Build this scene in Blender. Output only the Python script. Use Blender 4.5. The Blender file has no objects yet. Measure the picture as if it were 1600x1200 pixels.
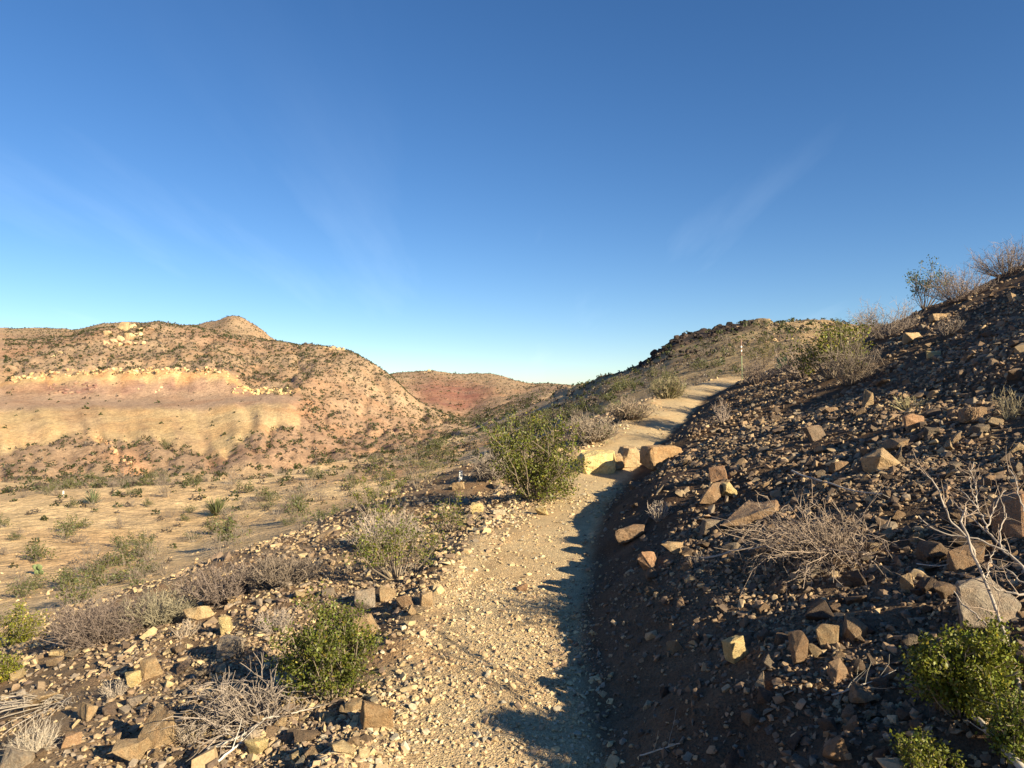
import bpy, bmesh, math, random
import numpy as np
from mathutils import Vector, Matrix, Euler

random.seed(7)
RNG = np.random.default_rng(7)
scene = bpy.context.scene
COL = scene.collection

# ------------------------------------------------------------------ camera
FPX, CX, CY, PITCH, EYE = 1155.0, 800.0, 600.0, math.radians(1.0), 1.6
cam_data = bpy.data.cameras.new('camera')
cam = bpy.data.objects.new('camera', cam_data)
COL.objects.link(cam)
cam.location = (0, 0, EYE)
cam.rotation_euler = (math.radians(90) + PITCH, 0, 0)
cam_data.sensor_width = 36.0
cam_data.lens = 36.0 * FPX / 1600.0
cam_data.clip_start = 0.05
cam_data.clip_end = 4000
scene.camera = cam

# ------------------------------------------------------------------ light
SUN_AZ = math.radians(132.0)      # clockwise from +Y (the view direction)
SUN_EL = math.radians(22.3)
SUN_DIR = Vector((math.sin(SUN_AZ) * math.cos(SUN_EL), math.cos(SUN_AZ) * math.cos(SUN_EL), math.sin(SUN_EL)))
world = bpy.data.worlds.new('World')
scene.world = world
world.use_nodes = True
wn, wl = world.node_tree.nodes, world.node_tree.links
wn.clear()
w_out = wn.new('ShaderNodeOutputWorld')
w_bg = wn.new('ShaderNodeBackground')
w_bg.inputs['Strength'].default_value = 0.061
sky = wn.new('ShaderNodeTexSky')
sky.sky_type = 'NISHITA'
sky.sun_disc = False
sky.sun_elevation = SUN_EL
sky.sun_rotation = SUN_AZ
sky.altitude = 1300
sky.air_density = 1.0
sky.dust_density = 0.15
sky.ozone_density = 3.0
# thin cirrus: stretched noise over the direction vector
tc = wn.new('ShaderNodeTexCoord')
sep = wn.new('ShaderNodeSeparateXYZ'); wl.new(tc.outputs['Generated'], sep.inputs[0])


def wmath(op, a, b=None, clamp=False):
    n = wn.new('ShaderNodeMath'); n.operation = op; n.use_clamp = clamp
    for i, v in enumerate((a, b)):
        if v is None:
            continue
        if isinstance(v, (int, float)):
            n.inputs[i].default_value = v
        else:
            wl.new(v, n.inputs[i])
    return n.outputs[0]


zz = wmath('MAXIMUM', sep.outputs[2], 0.04)
pxn = wmath('DIVIDE', sep.outputs[0], wmath('ADD', zz, 0.12))
pyn = wmath('DIVIDE', sep.outputs[1], wmath('ADD', zz, 0.12))
comb = wn.new('ShaderNodeCombineXYZ'); wl.new(pxn, comb.inputs[0]); wl.new(pyn, comb.inputs[1])
mp = wn.new('ShaderNodeMapping')
mp.inputs['Rotation'].default_value = (0, 0, math.radians(6))
mp.inputs['Scale'].default_value = (1.3, 0.22, 1)
wl.new(comb.outputs[0], mp.inputs[0])
cn = wn.new('ShaderNodeTexNoise'); cn.inputs['Scale'].default_value = 1.1
cn.inputs['Detail'].default_value = 6; cn.inputs['Roughness'].default_value = 0.55
wl.new(mp.outputs[0], cn.inputs['Vector'])
cr = wn.new('ShaderNodeMapRange'); cr.inputs[1].default_value = 0.55; cr.inputs[2].default_value = 0.9
cr.inputs[3].default_value = 0.0; cr.inputs[4].default_value = 0.17
wl.new(cn.outputs['Fac'], cr.inputs[0])
wmix = wn.new('ShaderNodeMix'); wmix.data_type = 'RGBA'
lowm = wn.new('ShaderNodeMapRange'); lowm.interpolation_type = 'SMOOTHSTEP'
lowm.inputs[1].default_value = 0.12; lowm.inputs[2].default_value = 0.42; lowm.inputs[3].default_value = 1.0; lowm.inputs[4].default_value = 0.12
wl.new(sep.outputs[2], lowm.inputs[0])
wl.new(wmath('MULTIPLY', cr.outputs[0], lowm.outputs[0]), wmix.inputs['Factor'])
hs = wn.new('ShaderNodeHueSaturation'); hs.inputs['Saturation'].default_value = 1.2; hs.inputs['Hue'].default_value = 0.505
wl.new(sky.outputs[0], hs.inputs['Color'])
wl.new(hs.outputs[0], wmix.inputs['A'])
wmix.inputs['B'].default_value = (9.0, 10.5, 12.0, 1)
wl.new(wmix.outputs['Result'], w_bg.inputs['Color'])
wl.new(w_bg.outputs[0], w_out.inputs[0])

sun_data = bpy.data.lights.new('sun', 'SUN')
sun_data.energy = 5.0
sun_data.angle = math.radians(0.53)
sun_data.color = (1.0, 0.85, 0.58)
sun = bpy.data.objects.new('sun', sun_data)
COL.objects.link(sun)
sun.rotation_euler = (-SUN_DIR).to_track_quat('-Z', 'Y').to_euler()
sun.location = SUN_DIR * 60

scene.view_settings.view_transform = 'Standard'
scene.view_settings.look = 'None'
scene.view_settings.exposure = 1.25
scene.view_settings.gamma = 1.0


# ------------------------------------------------------------------ helpers
def ray(px, py):
    cx, cy = (px - CX) / FPX, (CY - py) / FPX
    y = math.cos(PITCH) - cy * math.sin(PITCH)
    z = math.sin(PITCH) + cy * math.cos(PITCH)
    return cx / y, z / y                       # x per depth, z per depth


def _hash(ix, iy, seed):
    n = (ix.astype(np.int64) * 374761393 + iy.astype(np.int64) * 668265263 + seed * 1442695041) & 0xFFFFFFFF
    n = ((n ^ (n >> 13)) * 1274126177) & 0xFFFFFFFF
    n = (n ^ (n >> 16)) & 0xFFFFFFFF
    return n.astype(np.float64) / 2147483647.5 - 1.0


def vnoise(x, y, seed=0):
    ix, iy = np.floor(x), np.floor(y)
    fx, fy = x - ix, y - iy
    fx = fx * fx * fx * (fx * (fx * 6 - 15) + 10); fy = fy * fy * fy * (fy * (fy * 6 - 15) + 10)
    a, b = _hash(ix, iy, seed), _hash(ix + 1, iy, seed)
    c, d = _hash(ix, iy + 1, seed), _hash(ix + 1, iy + 1, seed)
    return (a + (b - a) * fx) * (1 - fy) + (c + (d - c) * fx) * fy


def fbm(x, y, o=4, seed=0, gain=0.5):
    s, amp, tot = 0.0, 1.0, 0.0
    for k in range(o):
        s = s + amp * vnoise(x * 2 ** k + 13.7 * k, y * 2 ** k - 7.3 * k, seed + k)
        tot += amp; amp *= gain
    return s / tot


def sstep(a, b, x):
    t = np.clip((x - a) / (b - a), 0, 1)
    return t * t * (3 - 2 * t)


def mesh_np(name, V, F, tint=None, smooth=False):
    me = bpy.data.meshes.new(name)
    V = np.ascontiguousarray(V, np.float32); F = np.ascontiguousarray(F, np.int32)
    k = F.shape[1]
    me.vertices.add(len(V)); me.vertices.foreach_set('co', V.ravel())
    me.loops.add(F.size); me.loops.foreach_set('vertex_index', F.ravel())
    me.polygons.add(len(F)); me.polygons.foreach_set('loop_start', np.arange(0, F.size, k, dtype=np.int32))
    if tint is not None:
        at = me.attributes.new('tint', 'FLOAT_COLOR', 'POINT')
        c = np.ones((len(V), 4), np.float32); c[:, :3] = tint
        at.data.foreach_set('color', c.ravel())
    me.update(calc_edges=True)
    me.polygons.foreach_set('use_smooth', np.full(len(F), smooth, bool))
    me.validate()
    return me


def obj(name, me, mat=None, parent=None, loc=None):
    if mat is not None and not me.materials:
        me.materials.append(mat)
    o = bpy.data.objects.new(name, me)
    COL.objects.link(o)
    if parent is not None:
        o.parent = parent
    if loc is not None:
        o.location = loc
    return o


def tag(o, label=None, cat=None, group=None, kind=None):
    if label: o['label'] = label
    if cat: o['category'] = cat
    if group: o['group'] = group
    if kind: o['kind'] = kind
    return o


# ------------------------------------------------------------------ materials
def nodes_of(m):
    m.use_nodes = True
    nt = m.node_tree
    b = nt.nodes['Principled BSDF']
    return nt, nt.nodes, nt.links, b


def surf_mat(name, source, scales, amps, rough=0.95, bumps=(), spec=0.15, hue=None, veins=False):
    """colour = tint attribute or object colour, times noise of several sizes; bump of several sizes"""
    m = bpy.data.materials.new(name)
    nt, N, L, b = nodes_of(m)
    b.inputs['Roughness'].default_value = rough
    b.inputs['Specular IOR Level'].default_value = spec
    if source == 'tint':
        s = N.new('ShaderNodeAttribute'); s.attribute_name = 'tint'; col = s.outputs['Color']
    else:
        s = N.new('ShaderNodeObjectInfo'); col = s.outputs['Color']
    t = N.new('ShaderNodeTexCoord')
    if source == 'object':
        va = N.new('ShaderNodeVectorMath'); va.operation = 'ADD'
        L.new(t.outputs['Object'], va.inputs[0]); L.new(s.outputs['Location'], va.inputs[1]); vec = va.outputs[0]
    else:
        vec = t.outputs['Object']
    for sc, am in zip(scales, amps):
        n = N.new('ShaderNodeTexNoise'); n.inputs['Scale'].default_value = sc
        n.inputs['Detail'].default_value = 5; n.inputs['Roughness'].default_value = 0.6
        L.new(vec, n.inputs['Vector'])
        r = N.new('ShaderNodeMapRange')
        r.inputs[1].default_value = 0.3; r.inputs[2].default_value = 0.7
        r.inputs[3].default_value = 1 - am; r.inputs[4].default_value = 1 + am
        L.new(n.outputs['Fac'], r.inputs[0])
        mx = N.new('ShaderNodeVectorMath'); mx.operation = 'SCALE'
        L.new(col, mx.inputs[0]); L.new(r.outputs[0], mx.inputs['Scale'])
        col = mx.outputs[0]
    if hue:
        n = N.new('ShaderNodeTexNoise'); n.inputs['Scale'].default_value = hue[0]; n.inputs['Detail'].default_value = 3
        L.new(vec, n.inputs['Vector'])
        r = N.new('ShaderNodeMapRange'); r.inputs[1].default_value = 0.45; r.inputs[2].default_value = 0.68
        r.inputs[4].default_value = hue[2]
        L.new(n.outputs['Fac'], r.inputs[0])
        mx = N.new('ShaderNodeMix'); mx.data_type = 'RGBA'; mx.blend_type = 'MULTIPLY'
        L.new(r.outputs[0], mx.inputs['Factor']); L.new(col, mx.inputs['A']); mx.inputs['B'].default_value = (*hue[1], 1)
        col = mx.outputs['Result']
    L.new(col, b.inputs['Base Color'])
    prev = None
    for sc, st, dist, kind in bumps:
        if kind == 'v':
            n = N.new('ShaderNodeTexVoronoi'); n.inputs['Scale'].default_value = sc; o = n.outputs['Distance']
        else:
            n = N.new('ShaderNodeTexNoise'); n.inputs['Scale'].default_value = sc
            n.inputs['Detail'].default_value = 6; n.inputs['Roughness'].default_value = 0.65; o = n.outputs['Fac']
        L.new(vec, n.inputs['Vector'])
        bp = N.new('ShaderNodeBump'); bp.inputs['Strength'].default_value = st; bp.inputs['Distance'].default_value = dist
        L.new(o, bp.inputs['Height'])
        if prev: L.new(prev, bp.inputs['Normal'])
        prev = bp.outputs[0]
    if prev: L.new(prev, b.inputs['Normal'])
    return m


M_NEAR = surf_mat('stony_soil', 'tint', (0.9, 9, 60), (0.16, 0.22, 0.3), bumps=((7, .6, .05, 'n'), (45, .8, .02, 'n'), (70, .5, .012, 'v')), hue=(2.2, (1.0, .8, .66), .7))
M_TRAIL = surf_mat('trail_dirt', 'tint', (1.1, 14, 90), (0.1, 0.14, 0.28), bumps=((12, .4, .03, 'n'), (70, .8, .014, 'n'), (95, .7, .010, 'v')), hue=(1.6, (1.0, .86, .74), .6))
M_FAR = surf_mat('desert_hill', 'tint', (0.05, 0.35, 1.6, 7), (0.14, 0.16, 0.26, 0.28), bumps=((0.5, .6, .7, 'n'), (2.2, .8, .3, 'n'), (9, .6, .06, 'n')), hue=(0.12, (1.0, .84, .74), .6))
M_ROCK = surf_mat('rock', 'object', (3, 16, 70), (0.16, 0.22, 0.2), rough=0.88, bumps=((7, .7, .05, 'n'), (32, .7, .018, 'n'), (110, .5, .005, 'n')), hue=(5, (1.0, .85, .72), .6), spec=0.25)
M_STONES = surf_mat('loose_stones', 'tint', (30, 110), (0.18, 0.2), rough=0.9, bumps=((60, .4, .006, 'n'),), spec=0.2)
M_BLOCK = surf_mat('outcrop_rock', 'object', (0.3, 1.5, 6), (0.14, 0.2, 0.2), rough=0.92, bumps=((0.8, .6, .4, 'n'), (4, .5, .1, 'n')), spec=0.15)
M_TWIG = surf_mat('dead_twig', 'tint', (40,), (0.25,), rough=0.8)
M_LEAF = surf_mat('leaf', 'tint', (8,), (0.2,), rough=0.5, spec=0.35)
# a little light passes through the leaves
_nt, _N, _L, _b = nodes_of(M_LEAF)
_tr = _N.new('ShaderNodeBsdfTranslucent'); _mx = _N.new('ShaderNodeMixShader'); _mx.inputs[0].default_value = 0.22
_at = _N.new('ShaderNodeAttribute'); _at.attribute_name = 'tint'
_L.new(_at.outputs['Color'], _tr.inputs['Color'])
_L.new(_b.outputs[0], _mx.inputs[1]); _L.new(_tr.outputs[0], _mx.inputs[2])
_L.new(_mx.outputs[0], _N['Material Output'].inputs[0])


def flat_mat(name, c, rough=0.6, var=0.15, scale=20, metal=0.0):
    m = bpy.data.materials.new(name)
    nt, N, L, b = nodes_of(m)
    n = N.new('ShaderNodeTexNoise'); n.inputs['Scale'].default_value = scale; n.inputs['Detail'].default_value = 4
    t = N.new('ShaderNodeTexCoord'); L.new(t.outputs['Object'], n.inputs['Vector'])
    r = N.new('ShaderNodeValToRGB')
    r.color_ramp.elements[0].position = 0.3; r.color_ramp.elements[1].position = 0.7
    r.color_ramp.elements[0].color = (*[v * (1 - var) for v in c], 1)
    r.color_ramp.elements[1].color = (*[min(1, v * (1 + var)) for v in c], 1)
    L.new(n.outputs['Fac'], r.inputs[0]); L.new(r.outputs[0], b.inputs['Base Color'])
    b.inputs['Roughness'].default_value = rough; b.inputs['Metallic'].default_value = metal
    return m


M_WHITE = flat_mat('white_paint', (.78, .76, .70))
M_POSTGREEN = flat_mat('green_post_paint', (.10, .13, .05), 0.55, .3)
M_RUST = flat_mat('brown_post_band', (.16, .09, .06), 0.7, .3)
M_INK = flat_mat('dark_ink', (.04, .04, .04))
M_CACTUS = flat_mat('cactus_pad', (.13, .17, .07), 0.6, .25)

# ------------------------------------------------------------------ terrain: height over azimuth and distance
AZ = np.radians(np.unique(np.concatenate([
    np.linspace(-180, -60, 28), np.linspace(-60, -38, 26), np.linspace(-38, 38, 410),
    np.linspace(38, 75, 60), np.linspace(75, 180, 46)])))
NR = 690
LR = np.linspace(math.log(0.35), math.log(900), NR)
RR = np.exp(LR)

TY = np.array([-60, -20, -5, 0, 3.1, 4.6, 6, 8.5, 11, 11.7, 14, 17, 20, 24, 28, 40.])
TX = np.array([-.6, -.3, -.1, -.03, -.03, .0, .155, .59, 1.33, 1.58, 2.5, 3.7, 4.9, 6.9, 9.3, 17])
TZ = np.array([-2.5, -.6, -.15, 0, .04, .087, .145, .275, .41, .60, .87, 1.3, 1.69, 2.1, 2.3, 2.6])
_ys = np.linspace(-60, 40, 2001)


def _smooth(v, n):
    k = np.hanning(n); k /= k.sum()
    p = np.pad(v, n // 2, mode='edge')
    return np.convolve(p, k, 'valid')[:len(v)]


_txs = _smooth(np.interp(_ys, TY, TX), 41)
_tzs = _smooth(np.interp(_ys, TY, TZ), 13)
_tcs = 1 / np.sqrt(1 + np.gradient(_txs, _ys) ** 2)


def trail_off(x, y):
    """signed distance from the trail's centre line, right positive; trail height"""
    return (x - np.interp(y, _ys, _txs)) * np.interp(y, _ys, _tcs), np.interp(y, _ys, _tzs)


RD = np.array([0, .42, .55, .8, 1.15, 2, 4, 6.6, 9, 11, 14, 20, 40, 80])
RF = np.array([0, .0, .05, .22, .44, .76, 1.52, 2.70, 3.90, 4.55, 4.95, 5.1, 5.1, 4.4])


def near_h(x, y):
    d, zt = trail_off(x, y)
    wob = 0.08 * vnoise(y * 1.1, x * 0 + 3.1, 5) + 0.06 * vnoise(y * 3.1, x * 0 + 1.1, 6)
    dr = np.maximum(d - wob, 0)
    f = np.interp(dr, RD, RF)
    f = f - np.interp(y, [9, 14, 26], [0, .12, .22]) * np.minimum(dr, 1.3) / 1.3 * (1 - sstep(2.5, 8, dr))
    l = np.maximum(-(d + wob) - 0.5, 0)
    s = np.interp(y, [0, 10, 14, 18, 22], [1.0, 1.0, 1.45, 2.1, 2.8])
    g = np.where(l < 3.45, .125 * l + .005 * l ** 3, .125 * 3.45 + .005 * 3.45 ** 3 + .375 * (l - 3.45)) * s
    berm = .07 * np.exp(-((d + .72) / .2) ** 2) * (0.6 + 0.6 * vnoise(y * 1.7, x * 0, 9))
    z = zt + f - g + berm
    off = sstep(.36, .9, np.abs(d))
    z = z + off * ((.10 - .055 * sstep(0, .5, d) * (1 - sstep(2.2, 3.5, d))) * fbm(x / 1.5, y / 1.5, 3, 21) + .035 * fbm(x / .32, y / .32, 3, 31)) \
        + off * sstep(2.0, 4.0, d) * (.10 * fbm(x / 2.9 + 5, y / 2.9, 2, 44)) \
        + (1 - off) * (.012 * fbm(x / .5, y / .5, 3, 51))
    z = z - .035 * np.maximum(y - 26, 0) ** 2 - np.maximum(np.abs(x) - 60, 0) * .2
    return z


# layers, near to far: (image column, image row, distance along the view)
LAY = [
    [(0, 985, 12.5), (300, 905, 16), (450, 850, 19), (600, 800, 21), (720, 765, 24), (800, 740, 24), (880, 715, 23), (950, 680, 23), (1050, 640, 24), (1130, 615, 25), (1250, 600, 26), (1600, 600, 26)],
    [(0, 945, 17), (300, 852, 26.5), (450, 800, 32), (600, 765, 38), (720, 735, 42), (800, 700, 45), (880, 662, 40), (950, 634, 36), (1050, 603, 33), (1130, 586, 31), (1250, 568, 32), (1400, 560, 35), (1600, 560, 35)],
    [(0, 778, 36), (200, 762, 41), (400, 745, 47), (480, 727, 55), (560, 712, 63), (650, 694, 70), (730, 680, 73), (800, 665, 72), (880, 642, 65), (950, 612, 60), (1050, 575, 55), (1130, 550, 52), (1250, 525, 50), (1400, 530, 50), (1600, 540, 50)],
    [(0, 763, 62), (200, 755, 68), (330, 762, 74), (400, 775, 78), (480, 760, 86), (560, 742, 92), (650, 715, 105), (730, 690, 105), (800, 655, 100), (880, 625, 88), (950, 592, 80), (1000, 575, 77), (1050, 548, 75), (1130, 525, 70), (1250, 508, 65), (1400, 520, 65), (1600, 540, 65)],
    [(0, 748, 95), (200, 746, 98), (330, 743, 100), (400, 742, 100), (480, 730, 110), (560, 712, 120), (650, 690, 140), (730, 672, 150), (800, 640, 150), (880, 604, 120), (920, 590, 110), (960, 577, 98), (1000, 563, 90), (1025, 543, 89), (1050, 522, 89), (1075, 509, 90), (1100, 503, 91), (1160, 495, 91), (1250, 490, 86), (1400, 510, 90), (1600, 540, 90)],
    [(0, 708, 116), (50, 690, 122), (130, 678, 126), (180, 688, 122), (240, 684, 123), (305, 704, 118), (345, 722, 112), (372, 690, 118), (410, 668, 125), (480, 660, 140), (560, 660, 165), (650, 664, 180), (730, 667, 190), (800, 640, 180), (880, 640, 150), (1000, 600, 120), (1100, 560, 120), (1250, 540, 120), (1600, 560, 120)],
    [(0, 634, 148), (150, 633, 150), (300, 634, 150), (350, 628, 151), (440, 625, 152), (465, 633, 150), (500, 636, 162), (560, 625, 182), (610, 627, 196), (650, 644, 200), (700, 655, 205), (730, 664, 205), (800, 640, 215), (880, 650, 200), (1000, 640, 180), (1600, 600, 180)],
    [(0, 617, 162), (200, 622, 163), (330, 619, 166), (400, 620, 163), (440, 619, 159), (465, 622, 158), (500, 612, 178), (560, 603, 197), (610, 606, 206), (650, 636, 205), (700, 652, 208), (730, 664, 212), (800, 641, 230), (880, 650, 240), (1000, 650, 220), (1600, 620, 220)],
    [(0, 592, 167), (60, 583, 169), (120, 577, 171), (250, 574, 172), (340, 575, 173), (365, 585, 172), (385, 606, 168), (440, 609, 163), (465, 606, 168), (500, 583, 190), (560, 577, 209), (610, 592, 213), (650, 626, 209), (700, 651, 211), (730, 664, 220), (800, 642, 245), (880, 630, 260), (1000, 650, 240), (1600, 630, 240)],
    [(0, 530, 228), (60, 529, 235), (110, 522, 240), (150, 511, 246), (190, 506, 250), (240, 499, 260), (300, 507, 262), (370, 519, 265), (430, 531, 262), (500, 536, 255), (540, 540, 245), (570, 555, 235), (610, 583, 222), (650, 620, 214), (700, 651, 214), (730, 663, 235), (800, 641, 265), (880, 618, 275), (1000, 640, 270), (1600, 650, 270)],
    [(0, 555, 300), (190, 540, 310), (300, 530, 320), (430, 560, 320), (540, 575, 320), (610, 600, 310), (650, 640, 290), (700, 650, 285), (730, 652, 290), (800, 630, 300), (850, 612, 310), (880, 608, 310), (1000, 640, 310), (1600, 660, 310)],
    [(0, 511, 480), (60, 510, 480), (85, 508, 475), (115, 514, 470), (160, 503, 465), (200, 499, 460), (240, 502, 455), (300, 506, 440), (330, 500, 415), (345, 495, 402), (360, 487, 400), (372, 487, 400), (390, 496, 401), (408, 510, 404), (425, 527, 412), (500, 560, 430), (580, 590, 470), (615, 581, 480), (650, 577, 470), (675, 575, 460), (700, 580, 458), (770, 581, 450), (800, 590, 445), (820, 597, 440), (880, 600, 430), (1000, 612, 430), (1600, 650, 430)],
    [(0, 570, 700), (365, 570, 650), (680, 615, 650), (880, 620, 650), (1600, 660, 700)],
]
NL = len(LAY)
lay_r = np.zeros((NL, len(AZ))); lay_z = np.zeros((NL, len(AZ)))
for k, pts in enumerate(LAY):
    a, r, z = [], [], []
    for px, py, dep in pts:
        u, t = ray(px, py)
        a.append(math.atan(u)); r.append(dep * math.hypot(1, u)); z.append(EYE + t * dep)
    zl, zr, rl, rr_ = z[0], z[-1], r[0], r[-1]
    a = [-math.pi, math.radians(-70)] + a + [math.radians(48), math.pi]
    r = [rl, rl] + r + [rr_, rr_]
    z = [-6.0, zl - 1.0] + z + [-5.0, -6.0]
    lay_r[k] = np.interp(AZ, a, r); lay_z[k] = np.interp(AZ, a, z)
    n = 9
    kk = np.hanning(n); kk /= kk.sum()
    lay_z[k] = np.convolve(np.pad(lay_z[k], n // 2, mode='edge'), kk, 'valid')
    lay_r[k] = np.convolve(np.pad(lay_r[k], n // 2, mode='edge'), kk, 'valid')
for k in range(1, NL):
    lay_r[k] = np.maximum(lay_r[k], lay_r[k - 1] * 1.02)
HF = np.zeros((len(AZ), NR)); LI = np.zeros((len(AZ), NR))
ks = np.arange(NL, dtype=float)
for i in range(len(AZ)):
    LI[i] = np.interp(LR, np.log(lay_r[:, i]), ks)
    # interpolate view slope (z over distance) so sight lines keep their order
    e = np.interp(LI[i], ks, (lay_z[:, i] - EYE) / lay_r[:, i])
    HF[i] = EYE + e * RR
    HF[i] = np.where(RR < lay_r[0, i], lay_z[0, i] - (lay_r[0, i] - RR) * .15, HF[i])
    HF[i] = np.where(RR > lay_r[-1, i], lay_z[-1, i], HF[i])


def blur_r(M, sig):
    n = int(sig * 3) * 2 + 1
    x = np.arange(n) - n // 2; kk = np.exp(-x * x / (2 * sig * sig)); kk /= kk.sum()
    P = np.pad(M, ((0, 0), (n // 2, n // 2)), mode='edge')
    return sum(kk[j] * P[:, j:j + M.shape[1]] for j in range(n))


HF = blur_r(HF, 2.2)
GX = np.sin(AZ)[:, None] * RR[None, :]
GY = np.cos(AZ)[:, None] * RR[None, :]
PXC = CX + FPX * np.tan(np.clip(AZ, -1.3, 1.3))[:, None] + 0 * RR[None, :]      # image column of each azimuth
HN = near_h(GX, GY)
farm = sstep(12, 45, RR)[None, :]
worked = ((LI > 5.15) & (LI < 8.0) & (PXC < 475)).astype(float)                  # spoil slope, bench and cut
worked = blur_r(worked, 2.0)
rel = np.interp(RR, [10, 25, 45, 200, 600], [.2, .6, .8, 1.5, 1.8])[None, :]
gul = 1 - np.abs(fbm(AZ[:, None] * 26 + .9 * fbm(GX / 40, GY / 40, 2, 77), LR[None, :] * 7.0 + AZ[:, None] * 3, 2, 71)) * 3
gul2 = 1 - np.abs(fbm(AZ[:, None] * 75 + .8 * fbm(GX / 14, GY / 14, 2, 78), LR[None, :] * 14.0, 2, 72)) * 3
HF = HF + farm * (1 - .8 * worked) * rel * (.55 * fbm(GX / 22, GY / 22, 3, 61) + .28 * fbm(GX / 5, GY / 5, 3, 62)) \
    - farm * (1 - .95 * worked) * rel * (.85 * np.clip(gul, 0, 1) + .4 * np.clip(gul2, 0, 1)) * sstep(3.2, 4.2, LI) * (1 - sstep(8.5, 9, LI) * .6)
spoil0 = blur_r(((LI > 5.02) & (LI < 6.0) & (PXC < 470)).astype(float), 1.2)
# ledges in the cut and in the basalt rim
wall = ((LI > 7.65) & (LI < 8.05) & (PXC < 480)).astype(float)
HF = HF + blur_r(((LI > 7.02) & (LI < 7.7) & (PXC < 400)).astype(float), 1.0) * 1.3 * fbm(AZ[:, None] * 55, LR[None, :] * 45, 4, 84)
HF = HF + spoil0 * .5 * fbm(AZ[:, None] * 70 + LR[None, :] * 4, LR[None, :] * 3, 3, 85)
HF = HF + blur_r(wall, 1.0) * (.5 * fbm(AZ[:, None] * 150, LR[None, :] * 60, 3, 81) - .35 * np.clip(1 - np.abs(vnoise(AZ[:, None] * 110, LR[None, :] * 8, 82)) * 5, 0, 1))
kb = .3 + .02 * RR[None, :]
H = np.maximum(HN, HF) + np.maximum(kb - np.abs(HN - HF), 0) ** 2 / (4 * kb)
NEARM = sstep(-.25, .25, HN - HF)              # 1 where the near hillside is on top


def grid_idx(x, y):
    a = np.arctan2(x, y); lr = np.log(np.maximum(np.hypot(x, y), .36))
    return np.interp(a, AZ, np.arange(len(AZ))), np.interp(lr, LR, np.arange(NR))


def sample(G, x, y):
    x = np.atleast_1d(np.asarray(x, float)); y = np.atleast_1d(np.asarray(y, float))
    ia, ir = grid_idx(x, y)
    i0 = np.clip(ia.astype(int), 0, len(AZ) - 2); j0 = np.clip(ir.astype(int), 0, NR - 2)
    fa, fr = ia - i0, ir - j0
    return (G[i0, j0] * (1 - fa) + G[i0 + 1, j0] * fa) * (1 - fr) + (G[i0, j0 + 1] * (1 - fa) + G[i0 + 1, j0 + 1] * fa) * fr


def hgt(x, y):
    return sample(H, x, y)


_dep = np.exp(np.linspace(math.log(1.2), math.log(650), 2600))


def ground(px, py):
    u, t = ray(px, py)
    h = hgt(u * _dep, _dep); zr = EYE + t * _dep
    hit = np.nonzero(zr < h)[0]
    i = hit[0] if len(hit) else len(_dep) - 1
    d = _dep[i]
    return Vector((u * d, d, float(h[i])))


# erosion crack on the spoil foot
def carve(p0, p1, depth, width, seed):
    a, b = ground(*p0), ground(*p1)
    ax, ay = a.x, a.y; dx, dy = b.x - a.x, b.y - a.y
    L = math.hypot(dx, dy)
    t = np.clip(((GX - ax) * dx + (GY - ay) * dy) / L ** 2, 0, 1)
    wob = 1.1 * vnoise(t * 9, t * 0, seed)
    nx, ny = -dy / L, dx / L
    dist = np.hypot(GX - (ax + t * dx + nx * wob), GY - (ay + t * dy + ny * wob))
    m = np.exp(-(dist / width) ** 2) * np.clip(.35 + .8 * vnoise(t * 7, t * 0 + 2, seed + 1), 0, 1) * np.sin(np.pi * np.clip(t, .02, .98)) ** .5
    return depth * m


CR = carve((148, 676), (178, 724), 2.6, .75, 11) + carve((172, 705), (210, 742), 2.2, .7, 12) + carve((462, 634), (470, 662), 3.0, .8, 13) + carve((690, 668), (640, 700), 1.2, 1.2, 15)
H = H - CR

# ------------------------------------------------------------------ terrain colours (dry base colours; right slope and rim darkened for shade)
DD, _ = trail_off(GX, GY)


def lerp(c, c2, m):
    return c + (np.asarray(c2)[None, None, :] - c) * m[..., None]


n_big = fbm(GX / 9, GY / 9, 3, 91); n_mid = fbm(GX / 1.2, GY / 1.2, 3, 92)
T = np.ones(GX.shape + (3,)) * np.array((.60, .43, .235))                     # valley sand
T = lerp(T, (.52, .36, .20), sstep(-.1, .4, n_big))
T = lerp(T, (.375, .26, .165), sstep(3.2, 4.4, LI))                           # hill soil
T = lerp(T, (.37, .26, .16), sstep(8.6, 9.2, LI) * .7)
hillm = sstep(3.6, 4.3, LI)
T = lerp(T, (.33, .21, .138), hillm * sstep(0, .5, fbm(GX / 30, GY / 30, 3, 95)) * .8)
spoil = blur_r(((LI > 5.02) & (LI < 6.05) & (PXC < 470)).astype(float), 1.2)
T = lerp(T, (.49, .35, .185), spoil)
T = lerp(T, (.40, .27, .16), spoil * sstep(-.05, .45, fbm(AZ[:, None] * 45 + LR[None, :] * 3, LR[None, :] * 2.5, 4, 96)) * .75)
T = lerp(T, (.54, .40, .215), spoil * sstep(.05, .5, fbm(AZ[:, None] * 120 + LR[None, :] * 8, LR[None, :] * 3, 3, 99)) * .6)
bench = blur_r(((LI > 5.9) & (LI < 7.05) & (PXC < 470)).astype(float), 1.2)
T = lerp(T, (.35, .24, .165), bench)
cut = blur_r(((LI > 7.0) & (LI < 7.7) & (PXC < 400)).astype(float), 1.0)
T = lerp(T, (.37, .235, .16), cut)
T = lerp(T, (.23, .135, .11), cut * sstep(-.1, .35, fbm(AZ[:, None] * 40, LR[None, :] * 60, 3, 97)) * sstep(40, 80, PXC) * .85)
ledge = blur_r(((LI > 7.68) & (LI < 8.03) & (PXC < 470)).astype(float), .7)
T = lerp(T, (.56, .39, .19), ledge)
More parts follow.
